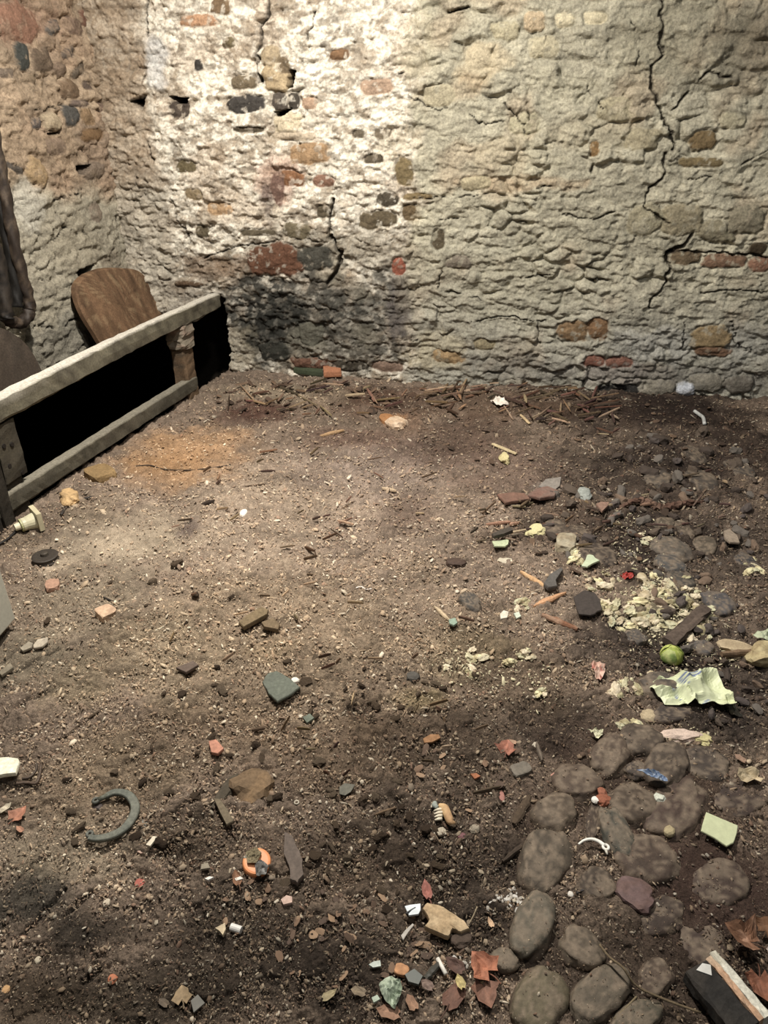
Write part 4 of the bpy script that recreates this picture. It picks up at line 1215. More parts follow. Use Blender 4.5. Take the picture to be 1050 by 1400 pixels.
wire('thin_twig', [(456,703),(475,692),(497,680)], 1.3, (88,68,50), 'thin brown twig left of the short cream splinter', 'twig', .005, M_WOOD)
wire('thin_twig', [(332,667),(350,665),(370,662)], 1.3, (82,64,48), 'thin twig above the round white pebble', 'twig', .005, M_WOOD)
add('white_rag', patch_vf([(670,554),(682,550),(690,556),(695,562),(684,564),(674,561)], .004, .03, 9), M_PLASTIC, (226,214,200), 'small crumpled white rag in the stick litter by the wall', 'rag', var=.15)
add('straw_stick', sliver_vf((673,609),(706,623),5,.008,4,.7), M_WOOD, (196,176,134), 'straw-coloured stick on smooth brown dust', 'stick')
add('straw_stick', sliver_vf((711,575),(724,583),4,.008,5,.7), M_WOOD, (190,164,122), 'short straw-coloured stick nearer the wall than the long one', 'stick')
add('foam_lump', stone_at(690,626,6,6,0,.04,563,.5,.2,3), M_FOAM, (206,192,138), 'yellow foam lump below the straw-coloured stick', 'foam')
add('tile_shard', plate_vf([(679,683),(700,680),(717,682),(724,690),(706,693),(690,696)], .014, .012, (0,-.05), 4, .04), M_STONE, (128,92,76), 'flat red-brown tile shard, the left one of a pair', 'tile bit', c2=(104,78,66))
add('tile_shard', plate_vf([(720,686),(732,676),(748,673),(762,679),(757,688),(737,691)], .016, .010, (0,-.06), 6, .05), M_STONE, (124,90,78), 'flat red-brown tile shard, the right one of a pair', 'tile bit', c2=(120,104,94))
add('grey_cardboard', plate_vf([(736,668),(746,658),(767,655),(765,667),(757,674)], .006, .006), M_STONE, (134,126,118), 'pale dusty flat piece behind the red-brown tile shards', 'flat piece')
add('blue_grey_stone', stone_at(799,676,9,7,0,.05,566,.3,.3,3), M_STONE, (144,150,144), 'pale blue-grey stone right of the tile shards', 'stone')
add('tile_shard', plate_vf([(813,701),(820,697),(831,698),(829,704),(821,713)], .012, .014, (0,-.1)), M_STONE, (140,108,92), 'brown triangular tile shard left of the rusty branch', 'tile bit')
add('tan_shard', plate_vf([(988,730),(996,727),(1006,738),(1009,750),(996,749),(989,742)], .012, .016, (0,-.12)), M_STONE, (146,130,112), 'tan triangular shard near the right edge', 'shard')
add('pink_stick', sliver_vf((664,722),(697,719),5,.012,7), M_WOOD, (166,122,98), 'pink-brown stick above the mint-green shard', 'stick')
add('pink_stick', sliver_vf((696,722),(709,719),5,.012,8), M_WOOD, (176,134,108), 'short salmon stick end beside the pink-brown stick', 'stick')
add('foam_lump', stone_at(733,725,11,6,25,.04,568,.5,.2,3), M_FOAM, (210,200,146), 'long yellow foam lump right of the pink-brown stick', 'foam')
add('slate_piece', plate_vf([(671,745),(684,738),(698,734),(700,739),(688,745),(674,749)], .014, .02, (0,-.1)), M_STONE, (74,66,58), 'dark slate lying on the mint-green shard', 'slate')
add('mint_shard', plate_vf([(672,749),(684,748),(695,745),(694,754),(690,758),(675,758)], .008, .014, (0,-.15)), M_STONE, (178,190,150), 'plain mint-green shard under the dark slate', 'shard')
add('white_crumb', stone_at(690,766,9,4,-10,.02,570,.5,.2,2), M_FOAM, (200,190,166), 'cream crumb below the plain mint-green shard', 'crumb')
def printed(outline, thick, lift, tilt, c, marks, mw, mc, name, label, cat, seed=0):
    """a shard or card with its printed marks as a child"""
    V, Fc = plate_vf(outline, thick, lift, tilt, seed, .02)
    o = base_obj(name, V, Fc, M_PLASTIC, tint(V, c, .12, 50, seed, None))
    tag(o, label, cat)
    zt = V[:, 2].max()
    P0 = np.array([at(*q)[:2] for q in outline]).mean(0)
    for m in marks:
        Pm = []
        for q in m:
            w = at(*q)
            w[2] = floor_z(*P0) + lift + thick + tilt[0] * (w[0] - P0[0]) + tilt[1] * (w[1] - P0[1]) + .0008
            Pm.append(w)
        v, f = tube(spline(Pm, 4), mw * scale_at(*m[0]), 6)
        v[:, 2] = Pm[0][2] + (v[:, 2] - Pm[0][2])
        mesh_obj('print_mark', v - np.array(o.location), f, M_PLASTIC, np.asarray(mc), o)
    return o
printed([(793,786),(798,778),(801,769),(808,767),(812,774),(818,778),(808,783),(801,788)], .008, .012, (0,-.1), (184,198,164), [[(801,772),(806,770),(809,772)],[(801,775),(805,773),(808,775)]], .8, (70,92,158), 'printed_shard', 'mint shard with blue print at the top of the foam crumbs', 'shard', 3)
add('wood_splinter', sliver_vf((711,786),(747,806),7,.012,11,.45), M_WOOD, (206,160,112), 'light orange splinter above its twin among foam crumbs', 'splinter', c2=(226,190,140))
add('wood_splinter', sliver_vf((729,832),(773,812),8,.012,12,.3), M_WOOD, (200,148,106), 'frayed orange splinter below the light one', 'splinter', c2=(226,180,130))
add('wood_splinter', sliver_vf((741,843),(789,864),9,.014,13,.45), M_WOOD, (128,84,60), 'red-brown thick splinter lowest of the three splinters', 'splinter', c2=(176,146,120))
add('slate_piece', plate_vf([(783,822),(798,812),(812,816),(819,826),(821,842),(806,849),(790,847)], .009, .010, (0,-.06), 5, .06), M_STONE, (64,56,52), 'dark slate right of the frayed orange splinter', 'slate')
add('grey_wedge', plate_vf([(742,808),(750,796),(766,786),(768,789),(758,804),(760,812),(748,814)], .018, .01), M_STONE, (88,84,80), 'grey forked stone between the orange splinters', 'stone')
add('broken_brick', stone_at(774,741,9,12,75,.045,575,.2,.35,3,4), M_STONE, (146,132,106), 'broken pale brick bit standing above the mint shard', 'brick bit', c2=(176,170,146))
add('teal_shard', plate_vf([(613,855),(622,852),(625,860),(620,864),(614,861)], .008, .010, (0,-.1)), M_STONE, (128,150,132), 'teal shard beside the pale stick in mid floor', 'shard')
add('pale_stick', sliver_vf((594,834),(615,852),5,.01,15,.6), M_WOOD, (190,168,134), 'pale stick pointing at the teal shard', 'stick')
add('white_chip', plate_vf([(683,845),(688,840),(695,842),(693,850),(684,852)], .008, .006), M_STONE, (206,198,178), 'cream chip below the slate-grey round stone', 'chip')
add('mint_chip', plate_vf([(702,842),(709,840),(712,846),(706,849)], .006, .006), M_STONE, (196,206,186), 'mint chip right of the cream chip', 'chip')
add('red_scrap', patch_vf([(846,793),(856,790),(866,793),(864,798),(852,799)], .004, .016, 21), M_PLASTIC, (168,48,40), 'small bright red scrap above the foam crumbs', 'scrap')
add('red_scrap', patch_vf([(807,912),(815,910),(826,914),(826,926),(820,936),(812,930)], .004, .02, 22), M_PLASTIC, (178,92,78), 'crumpled red and white scrap at the near edge of the foam', 'scrap', c2=(206,180,160), k2=.8)
add('dark_plank', beam(at(913,885)+UP*(.03+floor_z(*at(913,885)[:2])), at(963,838)+UP*(.035+floor_z(*at(963,838)[:2])), UP, .040, .022, 10, .0025, 21), M_WOOD, (92,78,68), 'short dark plank slanting through the pale foam crumbs', 'plank', c2=(70,60,54))
# rusty branch
bp = []
for (px, py), dz in zip([(842,700),(858,694),(874,693),(890,696),(905,698),(922,697),(940,692),(966,689)], (.0, .02, .028, .022, .012, .02, .024, .008)):
    q = at(px, py); q[2] = floor_z(*q[:2]) + dz; bp.append(q)
bp = spline(bp, 6)
V, Fc = tube(bp, [scale_at(900, 695) * r * random.uniform(.7, 1.25) for r in np.interp(np.linspace(0, 1, len(bp)), [0, .12, .4, .55, .85, 1], [1.2, 3.6, 4.2, 5.4, 4.2, 1.2])], 10)
V = V + (RNG.random(V.shape) - .5) * .010
add('rusty_branch', (V, Fc), M_WOOD, (92, 66, 54), 'thick rusty-brown branch lying across the dark litter', 'branch', var=.4, c2=(122, 96, 80), k2=.5)
wire('white_scrap_curve', [(948,568),(955,572),(960,577),(962,585)], 2.4, (170,172,170), 'curved grey-white strip in the dark litter by the wall', 'strip', .02, M_PLASTIC)
# green ball
gc = at(917, 903); gr = 15 * scale_at(917, 903)
gc[2] = floor_z(*gc[:2]) + gr * .80
ball = empty('green_ball', (gc[0], gc[1], gc[2] - gr)); tag(ball, 'small yellow-green leafy ball on the foam, above the crumpled bag', 'ball')
V, Fc = rock_vf(gc, (1, 0), gr, gr, gr * .9, 31, .10, 4)
part('core', (V, Fc), M_LEAF, (142,158,60), ball, True, .45, 60, 3, (196,204,104), .7)
for k, (a0, tl_) in enumerate(((0.3, .5), (2.2, .6), (4.0, .4))):
    V, Fc = [], []
    for i in range(9):
        th = (i / 8 - .5) * 1.9
        for j in range(9):
            ph = -.2 + 1.35 * j / 8
            w = th * math.cos(ph * .6) * .8
            r = gr * (1.03 + .05 * (j / 8) + .02 * k)
            V.append(gc + r * np.array([math.cos(a0 + w) * math.cos(ph), math.sin(a0 + w) * math.cos(ph), math.sin(ph) * .92]))
    Fc = [(i * 9 + j, (i + 1) * 9 + j, (i + 1) * 9 + j + 1, i * 9 + j + 1) for i in range(8) for j in range(8)]
    W = np.array(V); W2 = gc + (W - gc) * .975
    F2 = [tuple(q + 81 for q in f[::-1]) for f in Fc]
    part('outer_leaf', (np.concatenate([W, W2]), Fc + F2), M_LEAF, ((120,140,52), (176,188,88), (104,128,56))[k], ball, True, .4, 70, k, (206,212,130), .5)
add('tan_stick', sliver_vf((984,903),(1033,897),8,.016,17,.7,.01), M_WOOD, (122,98,74), 'tan stick pointing at the dried roll on the right edge', 'stick')
add('dried_roll', stone_at(1045,893,16,13,30,.07,580,.35,.1,3), M_LEAF, (176,160,116), 'dried pale roll at the right edge beside the tan stick', 'roll', c2=(120,96,64))
add('pale_green_scrap', patch_vf([(1026,878),(1044,872),(1062,876),(1062,890),(1038,886)], .02, .02, 24), M_PLASTIC, (176,186,154), 'pale green scrap at the right edge behind the dried roll', 'scrap')
add('pinkish_foam', stone_at(1006,886,24,9,0,.03,581,.5,.2,3), M_FOAM, (172,152,120), 'long dirty foam slab along the tan stick', 'foam', c2=(206,186,150))
# crumpled bag with blue print
bag_out = [(884,955),(890,944),(899,938),(908,940),(922,938),(934,942),(945,944),(955,938),(964,934),(967,930),(973,935),(980,944),(990,958),(998,972),(1002,981),(985,978),(972,972),(960,974),(944,975),(926,975),(906,974),(900,966)]
Vb, Fb = patch_vf(bag_out, .010, .040, 34, 12, 84)
cb = tint(Vb, (204,212,170), .10, 30, 5, (186,190,140), .5)
def blue_mask(V, lines, wpx):
    m = np.zeros(len(V))
    for ln in lines:
        P = [tuple(at(*q)[:2]) for q in ln]
        w = wpx * scale_at(*ln[0])
        m = np.maximum(m, sstep(w, w * .4, seg_dist(V[:, 0], V[:, 1], P)))
    return m
bmask = blue_mask(Vb, [[(924,944),(930,952),(936,958)],[(924,944),(935,945),(946,945)],[(930,950),(942,950),(950,947)],[(912,956),(922,966),(928,970)],[(958,974),(964,972)],[(918,950),(926,957)]], 2.0)
cb = cb * (1 - bmask[:, None]) + lin((84, 100, 150)) * bmask[:, None]
o = base_obj('crumpled_bag', Vb, Fb, M_PLASTIC, cb)
tag(o, 'crumpled pale green plastic bag with blue print', 'bag')
add('dark_bag_flap', patch_vf([(980,950),(992,956),(1006,974),(1014,984),(1000,983),(990,972)], .006, .014, 35), M_PLASTIC, (72,66,52), 'dark dirty flap at the right end of the crumpled bag', 'flap')
add('pinkish_foam', stone_at(930,1004,28,8,-4,.018,583,.5,.2,3), M_FOAM, (206,182,166), 'pinkish crumbly foam strip below the crumpled bag', 'foam')
add('foam_lump', stone_at(962,1011,13,6,-6,.016,584,.5,.2,3), M_FOAM, (196,186,130), 'yellowish foam strip at the end of the pinkish strip', 'foam')
add('pale_nut', stone_at(888,978,8,11,70,.022,585,.3,.2,3), M_FOAM, (176,158,126), 'dried brown-white lump under the left end of the bag', 'lump')
add('blue_mesh_scrap', patch_vf([(866,1069),(880,1071),(896,1075),(907,1080),(908,1087),(894,1085),(880,1076)], .034, .012, 71, 7, 36), M_PLASTIC, (84,108,146), 'blue granular scrap lying between the cobbles', 'scrap', var=.6, freq=420, c2=(150,162,176), k2=.8)
add('white_crumb', stone_at(902,1093,8,5,0,.03,586,.5,.2,2), M_FOAM, (196,200,184), 'mint-white crumb at the end of the blue scrap', 'crumb')
add('brick_crumb', stone_at(826,1094,9,8,20,.03,587,.4,.2,3), M_STONE, (150,84,58), 'crumbling orange brick bit wedged between the cobbles', 'brick bit', c2=(176,112,78))
add('brick_crumb', stone_at(823,1085,6,6,0,.035,588,.4,.2,2), M_STONE, (158,92,66), 'small orange brick bit above the crumbling one', 'brick bit')
add('white_chip', stone_at(813,1095,5,3.5,-20,.03,589,.3,.2,2), M_STONE, (226,222,212), 'bright white chip left of the crumbling orange brick bit', 'chip')
add('white_scrap', patch_vf([(801,1002),(812,1004),(824,1002),(822,1012),(814,1016),(810,1008)], .012, .012, 41), M_FOAM, (206,204,170), 'pale torn scrap above the brown cobbles', 'scrap')
# white plastic hook
HP = [(789,1164),(796,1159),(806,1157),(816,1160),(824,1166)]
hk = at(826, 1168); hz = floor_z(*hk[:2]) + .022
hook = empty('plastic_hook', (hk[0], hk[1], hz - .022)); tag(hook, 'curved white plastic hook with a round eye, lying on the cobbles', 'hook')
Ph = []
for q in HP:
    w = at(*q); w[2] = hz; Ph.append(w)
Ph = spline(Ph, 6)
part('arm', tube(Ph, list(np.linspace(.0022, .0048, len(Ph))), 10), M_PLASTIC, (232,230,220), hook, True, .05)
hk[2] = hz
part('eye', ring_vf(hk, .0062, .0032), M_PLASTIC, (228,226,216), hook, True, .05)
e0, e1_ = at(826, 1172), at(828, 1178); e0[2] = e1_[2] = hz
part('tip', tube([e0, e1_], [.0034, .002], 8), M_PLASTIC, (196,192,178), hook, True, .1)
printed([(962,1121),(982,1130),(1005,1140),(1003,1152),(999,1163),(990,1167),(974,1156),(955,1146),(958,1134)], .006, .014, (.04,.03), (188,196,152), [[(995,1148),(999,1146),(999,1150)]], .8, (96,96,72), 'green_card', 'pale green flat card with curled corner on the dark cobbles', 'card', 7)
add('purple_stone', stone_at(868,1223,27,17,-25,.03,591,.25,.5,3,3), M_STONE, (108,84,82), 'purple-brown broken stone under the wide cobble', 'stone', c2=(92,66,56))
leaf(1030,1068,26,100,(176,158,124),'cream curled leaf between buried cobbles on the right',False,.7,seed=11,stalk=False,c2=(206,190,160))
leaf(1014,1046,11,40,(140,110,90),'small brown leaf above the cream curled leaf',False,.4,seed=12,stalk=False)
add('pale_pebble', stone_at(915,1137,7,8,50,.03,592,.25,.2,2), M_STONE, (166,150,112), 'olive-cream pebble between the card and the greenish cobble', 'pebble')
add('pale_pebble', stone_at(946,1126,4,5,40,.012,593,.25,.2,2), M_STONE, (176,166,144), 'little pale pebble left of the pale green card', 'pebble')
# black and white board
A0, A1 = at(946, 1337), at(1014, 1425)
zb = floor_z(*A0[:2])
A0[2], A1[2] = zb + .034, zb + .040
bd = empty('painted_board', (A0[0], A0[1], zb)); tag(bd, 'thick board end, black on top with a white painted edge', 'board')
dirb = (A1 - A0) / np.linalg.norm(A1 - A0); sideb = -np.cross(dirb, UP)
wB = 19 * scale_at(960, 1350)
part('core', beam(A0, A1, UP, wB * 2.1, .034, 12, .0012, 51), M_WOOD, (46,44,42), bd, var=.3, c2=(66,60,54), k2=.5)
part('bare_edge', beam(A0 + sideb * wB * 1.28 + UP * .001 - dirb * .002, A1 + sideb * wB * 1.28 + UP * .001, UP, wB * .46, .034, 12, .0012, 52), M_WOOD, (186,146,114), bd, var=.25, c2=(206,180,150), k2=.6)
part('white_edge', beam(A0 + sideb * wB * 1.84 - dirb * .008, A1 + sideb * wB * 1.84, UP, wB * .66, .035, 12, .0012, 53), M_WOOD, (206,204,188), bd, var=.12, c2=(170,160,134), k2=.4)
pv = [A0 + dirb * a_ + sideb * b_ + UP * .0185 for a_, b_ in ((.006, -wB * .25), (.001, wB * .5), (.010, wB * .95), (.026, wB * .45), (.016, wB * .1))]
V = np.array(pv + [q - UP * .003 for q in pv]); 
part('paint_flake', (V, [(0,1,2,3,4)[::-1], (5,6,7,8,9)] + [(i, (i+1)%5, 5+(i+1)%5, 5+i) for i in range(5)]), M_PLASTIC, (206,206,200), bd)
leaf(1016,1300,26,60,(120,82,58),'big curled brown leaf beyond the painted board',True,.7,seed=13,c2=(170,130,104),lift=.02)
leaf(1034,1352,24,170,(130,78,54),'rust-red leaf hanging over the painted board edge',True,.5,seed=14,lift=.02)
leaf(1044,1282,20,-50,(112,76,50),'brown leaf at the right edge above the big curled leaf',True,.5,seed=15,lift=.02)
leaf(1046,1316,14,-80,(176,160,150),'pale grey-pink leaf at the right edge amid brown leaves',False,.5,seed=16,stalk=False,lift=.03)
leaf(1000,1345,20,100,(84,62,50),'dark narrow leaf between the painted board and the brown leaf',False,.3,seed=17,stalk=False)
wire('long_twig', [(815,1310),(828,1328),(845,1346),(866,1362),(905,1376),(955,1392)], 1.6, (112,96,72), 'long thin twig across the cobbles at the bottom right', 'twig', .024, M_WOOD, hs=[.02,.02,.03,.012,.004,.004])
wire('thin_root', [(838,1400),(855,1384),(868,1370)], 1.4, (132,116,88), 'short pale root crossing the end of the long thin twig', 'root', .02, M_WOOD)
add('pebble', stone_at(780,1223,4,4,0,.016,595,.1,.2,2), M_STONE, (206,200,190), 'round white pebble under the white hook', 'pebble')
wire('dark_snail_wire', [(787,1226),(794,1223),(802,1221),(808,1216)], 1.8, (58,52,50), 'twisted dark wire right of the round white pebble', 'wire', .012)

# ---- bottom middle heap
add('weathered_wood', plate_vf([(577,1250),(583,1242),(600,1246),(618,1257),(634,1268),(642,1279),(630,1284),(618,1279),(612,1290),(597,1284),(580,1276),(586,1266)], .016, .012, (0,-.05), 3, .05, .003), M_WOOD, (190,164,126), 'cream weathered wood chunk at the bottom middle of the floor', 'wood chunk', c2=(160,130,92))
add('wood_rot', stone_at(633,1286,14,9,10,.022,601,.4,.2,3), M_WOOD, (82,68,58), 'dark rotten wood at the end of the cream chunk', 'wood')
add('china_shard', plate_vf([(553,1243),(560,1241),(575,1239),(575,1249),(572,1255),(559,1257)], .006, .018, (0,-.15)), M_PLASTIC, (206,216,222), 'bluish-white china shard left of the cream wood chunk', 'shard')
wire('china_crack', [(555,1256),(562,1249),(568,1245)], 1.0, (70,72,74), 'dark hair lying on the bluish-white shard', 'fibre', .03)
leaf(585,1226,17,10,(158,96,84),'dusky pink leaf above the cream wood chunk',False,.4,seed=21)
add('grey_flake', plate_vf([(548,1284),(554,1277),(564,1269),(566,1271),(558,1280),(551,1290)], .003, .014, (.1,.1)), M_STONE, (176,170,160), 'curved grey flake below the bluish-white shard', 'flake')
add('white_flake', plate_vf([(504,1326),(510,1322),(520,1320),(521,1328),(510,1330)], .004, .010), M_STONE, (190,200,190), 'pale mint flake left of the mint crumpled foil', 'flake')
add('mint_foil', patch_vf([(518,1357),(524,1348),(534,1344),(546,1350),(550,1362),(546,1376),(540,1390),(530,1384),(522,1372)], .012, .016, 61, 7, 40), M_PLASTIC, (140,156,132), 'crumpled mint-grey foil in the bottom heap', 'foil', c2=(186,200,176))
add('brick_crumb', stone_at(549,1328,7,9,75,.03,603,.15,.3,3,5), M_STONE, (196,138,92), 'orange brick piece above the mint-grey foil', 'brick bit')
pA, pB = at(598, 1316), at(609, 1339); 
for q in (pA, pB): q[2] = floor_z(*q[:2]) + .022
add('white_rod', tube([pA, pB], .0042, 12), M_PLASTIC, (232,228,216), 'short white plastic rod upright in the bottom heap', 'rod', smooth=True)
add('black_strip', sliver_vf((581,1346),(601,1322),9,.008,23,.8,.012), M_PLASTIC, (62,60,52), 'blackish flat strip left of the white rod', 'strip')
add('dark_flat', plate_vf([(553,1342),(566,1334),(578,1344),(572,1356),(558,1352)], .008, .012), M_PLASTIC, (78,84,78), 'dark grey flat piece right of the mint-grey foil', 'piece')
add('mint_chip', plate_vf([(508,1374),(516,1370),(520,1376),(511,1381)], .006, .01), M_STONE, (176,192,172), 'mint chip to the lower left of the mint-grey foil', 'chip')
leaf(664,1334,24,40,(176,108,78),'orange-brown lobed leaf beside the small pale cobble',True,.5,seed=22,lift=.014,c2=(140,84,62))
leaf(662,1356,22,190,(128,88,70),'brown pointed leaf under the orange-brown one',True,.3,seed=23,lift=.01)
leaf(615,1378,30,-40,(118,80,64),'big red-brown leaf at the bottom middle',False,.25,seed=24,lift=.012,c2=(96,66,54))
leaf(630,1362,13,20,(196,176,112),'yellow leaf scrap on the big red-brown leaf',False,.5,seed=25,stalk=False,lift=.028)
leaf(540,1392,22,80,(146,108,84),'tan leaf at the bottom edge below the mint-grey foil',False,.3,seed=26,stalk=False)
leaf(566,1384,16,30,(150,112,86),'tan leaf scrap right of the foil at the bottom edge',False,.3,seed=27,stalk=False,lift=.012)
leaf(628,1332,20,50,(92,66,56),'dark plum leaf below the white rod',False,.3,seed=28,stalk=False,lift=.012)
leaf(588,1358,13,60,(136,112,100),'pinkish curled leaf scrap under the blackish strip',False,.5,seed=29,stalk=False,lift=.012)
leaf(445,1368,14,-60,(150,136,100),'small beige leaf in dark soil left of the bottom heap',False,.4,seed=30,stalk=False)
leaf(496,1362,15,80,(122,106,84),'grey-brown leaf just left of the mint-grey foil',False,.3,seed=31,stalk=False)
leaf(672,1268,9,20,(196,160,124),'tiny tan leaf between the wood chunk and the oval cobble',False,.3,seed=32,stalk=False)
wire('thin_twig', [(640,1272),(646,1263),(651,1254)], 1.0, (156,140,112), 'thin grey twig standing at the end of the wood chunk', 'twig', .02, M_WOOD, hs=[0,.01,.02])
# jaw bone
jb = at(606, 1117); jz = floor_z(*jb[:2]) + .012
jaw = empty('jaw_bone', (jb[0], jb[1], jz - .012)); tag(jaw, 'small tan jaw bone with a row of pale teeth', 'bone')
def gp(px, py, h=0.0):
    w = at(px, py); w[2] = jz + h; return w
part('jaw', tube(spline([gp(600,1106,.008), gp(607,1110,.010), gp(611,1118,.010), gp(616,1128,.008), gp(622,1129,.006)], 5), list(np.interp(np.linspace(0,1,21), [0,.3,.7,1], [.006,.011,.010,.003])), 10), M_STONE, (216,176,122), jaw, True, .25, c2=(160,116,80), k2=.6)
part('ramus', tube(spline([gp(595,1100,.006), gp(594,1106,.010), gp(598,1110,.010)], 4), [.003,.005,.006,.007,.007,.007,.006,.006,.005], 8), M_STONE, (150,160,152), jaw, True)
for k in range(4):
    a, b = gp(605 - k * .3, 1112 + 4.5 * k, .012), gp(593 + k * .4, 1113.5 + 4.2 * k, .009)
    part('tooth', tube([a, (a + b) / 2 + UP * .002, b], [.0036, .0034, .0018], 8), M_STONE, (224,212,186), jaw, True, .1)
add('pale_chip', stone_at(603,1137,6,5,30,.015,611,.2,.3,2,4), M_STONE, (176,164,142), 'squarish pale chip below the jaw bone', 'chip')
add('grey_bone_bit', stone_at(649,1132,7,5,0,.014,612,.5,.2,2), M_STONE, (150,138,118), 'grey curled bone bit right of the jaw bone', 'bone bit')
add('plum_chip', stone_at(632,1143,6,4,0,.012,613,.3,.2,2), M_STONE, (120,76,80), 'plum-red chip below the jaw bone', 'chip')
leaf(690,1036,15,-20,(150,92,72),'crumpled red-brown leaf above the brown cobbles',True,.5,seed=41,c2=(110,66,54))
leaf(703,1022,7,60,(176,140,112),'small pale curled leaf touching the crumpled red-brown leaf',False,.5,seed=42,stalk=False)
add('grey_stone_chip', stone_at(712,1052,12,8,20,.02,614,.12,.4,3,5), M_STONE, (112,104,92), 'square grey stone chip under the crumpled red-brown leaf', 'stone')
add('orange_flake', plate_vf([(578,1018),(588,1012),(600,1012),(602,1017),(590,1023),(580,1024)], .006, .008), M_WOOD, (140,100,66), 'orange-brown flat flake in mid soil', 'flake')
add('orange_flake', plate_vf([(642,1070),(650,1069),(656,1073),(648,1077)], .006, .008), M_WOOD, (160,98,66), 'small orange flake right of the orange-brown flat one', 'flake')
add('pink_chip', stone_at(761,1060,8,4,10,.014,616,.3,.2,2), M_STONE, (188,132,116), 'pink chip at the left side of the dome-shaped cobble', 'chip')
add('pink_chip', stone_at(686,1089,4,7,0,.014,617,.3,.2,2), M_STONE, (170,112,100), 'pink upright chip among the dark sticks', 'chip')
add('dark_stick', sliver_vf((688,1176),(726,1148),7,.012,31,.5), M_WOOD, (72,60,50), 'dark stick lying against the big dark cobble', 'stick')
add('dark_stick', sliver_vf((664,1070),(682,1110),5,.01,33,.6), M_WOOD, (96,82,68), 'grey-brown stick left of the brown cobbles', 'stick')
add('dark_stick', sliver_vf((646,1093),(684,1086),4,.01,34,.6,.008), M_WOOD, (82,68,52), 'dark thin stick crossing the grey-brown one', 'stick')
add('dark_stick', sliver_vf((733,1020),(740,1048),5,.012,35,.6), M_WOOD, (104,92,80), 'grey twig end with a pink tip above the pink chip', 'stick')
add('dark_stick', sliver_vf((702,1130),(724,1092),12,.008,36,.5), M_WOOD, (78,64,50), 'broad dark bark strip above the dark stick', 'bark')
add('small_stick', sliver_vf((512,1116),(542,1106),4,.008,37,.6), M_WOOD, (112,90,68), 'short brown stick left of the jaw bone', 'stick')
add('small_stick', sliver_vf((344,1000),(362,996),4,.008,38,.6), M_WOOD, (84,66,50), 'short dark stick below the green slate', 'stick')
add('brown_tile', stone_at(625,768,14,5,0,.022,620,.2,.3,2), M_STONE, (74,56,46), 'flat dark clod in the litter left of the mint-green shard', 'clod')
add('dark_pebble', stone_at(565,924,6,9,80,.024,621,.15,.2,2), M_STONE, (76,72,66), 'dark upright pebble in the pale litter', 'pebble')
add('green_chip', plate_vf([(414,985),(424,980),(430,986),(420,993)], .008, .006), M_STONE, (96,104,90), 'small green chip below the green slate', 'chip')

# ------------------------------------------------------------------ many small pieces, each an object of its own
def scatter_px(cx, cy, rx, ry):
    while True:
        a, b = random.uniform(-1, 1), random.uniform(-1, 1)
        if a * a + b * b <= 1:
            return cx + a * rx, cy + b * ry

def varied(c, k=.2):
    f = 1 + random.uniform(-k, k)
    return tuple(max(8, min(245, x * f + random.uniform(-6, 6))) for x in c)

# foam crumbs
foam_spots = [(918,830,60,32,74),(905,812,24,12,10),(870,850,36,16,22),(828,835,22,14,14),(945,868,30,12,14),(1030,782,18,14,8),(785,765,10,20,10),(820,800,26,14,10),(850,945,26,12,12),(855,990,24,16,8),(720,905,26,14,8),(735,950,12,12,5),(640,905,36,22,12),(880,740,14,8,6),(880,800,60,20,14),(905,925,34,10,8),(710,830,12,16,7)]
protos = []
for k in range(7):
    V, Fc = rock_vf((0, 0, 0), (1, 0), 1, .75, .6, 900 + k, .75, 3)
    me = mesh_obj('foam_crumb', V, Fc, M_FOAM, tint(V, varied((214, 204, 166), .10), .3, 1.5, k, (168, 146, 104), .6), None, False)
    protos.append(me.data); bpy.data.objects.remove(me)
for cx, cy, rx, ry, n in foam_spots:
    for _ in range(n):
        px, py = scatter_px(cx, cy, rx, ry)
        o = bpy.data.objects.new('foam_crumb', random.choice(protos))
        COL.objects.link(o)
        c = at(px, py); s = random.uniform(2.6, 8.0) * scale_at(px, py) * random.choice((.7, 1, 1, 1.3))
        o.location = (c[0], c[1], floor_z(*c[:2]) + s * .35 + .004)
        o.scale = (s * random.uniform(.9, 1.5), s, s)
        o.rotation_euler = (random.uniform(-.4, .4), random.uniform(-.4, .4), random.uniform(0, 6.3))
        tag(o, 'crumb of pale yellow foam strewn over the dark stony side of the floor', 'foam crumb', 'yellow foam crumbs')

# splinters along the back wall and over the floor
def sticks(spots, name, label, cat, group, cols, lrange, wrange, mat=M_WOOD, hm=.009):
    for cx, cy, rx, ry, n in spots:
        for _ in range(n):
            px, py = scatter_px(cx, cy, rx, ry)
            L = random.uniform(*lrange); t = random.gauss(0.15, .55) if random.random() < .72 else random.uniform(-1.6, 1.6)
            dx, dy = math.cos(t) * L / 2, -math.sin(t) * L / 2 * .6
            V, Fc = sliver_vf((px - dx, py - dy), (px + dx, py + dy), random.uniform(*wrange), hm * random.uniform(.6, 1.3), random.randrange(9999), random.uniform(.3, .8), random.uniform(.004, .02), random.uniform(-.006, .02), 4)
            o = base_obj(name, V, Fc, mat, tint(V, varied(random.choice(cols), .22), .25, 60, random.randrange(99)))
            tag(o, label, cat, group)
sticks([(420,548,120,20,26),(700,552,125,24,46),(770,560,60,26,28),(640,540,70,18,18),(830,580,16,22,10)], 'wood_splinter', 'brown splinter in the heap of broken sticks along the back wall', 'splinter', 'sticks heaped along the back wall',
       [(104,80,60), (128,98,74), (72,56,44), (92,66,52), (150,124,98)], (8, 38), (1.3, 4))
sticks([(700,720,60,30,16),(820,730,80,40,14),(960,690,80,40,14)], 'wood_splinter', 'brown splinter in the dark litter around the rusty branch and tile shards', 'splinter', 'splinters in the dark litter',
       [(112,88,70), (84,66,54), (140,118,96)], (8, 26), (2, 4))
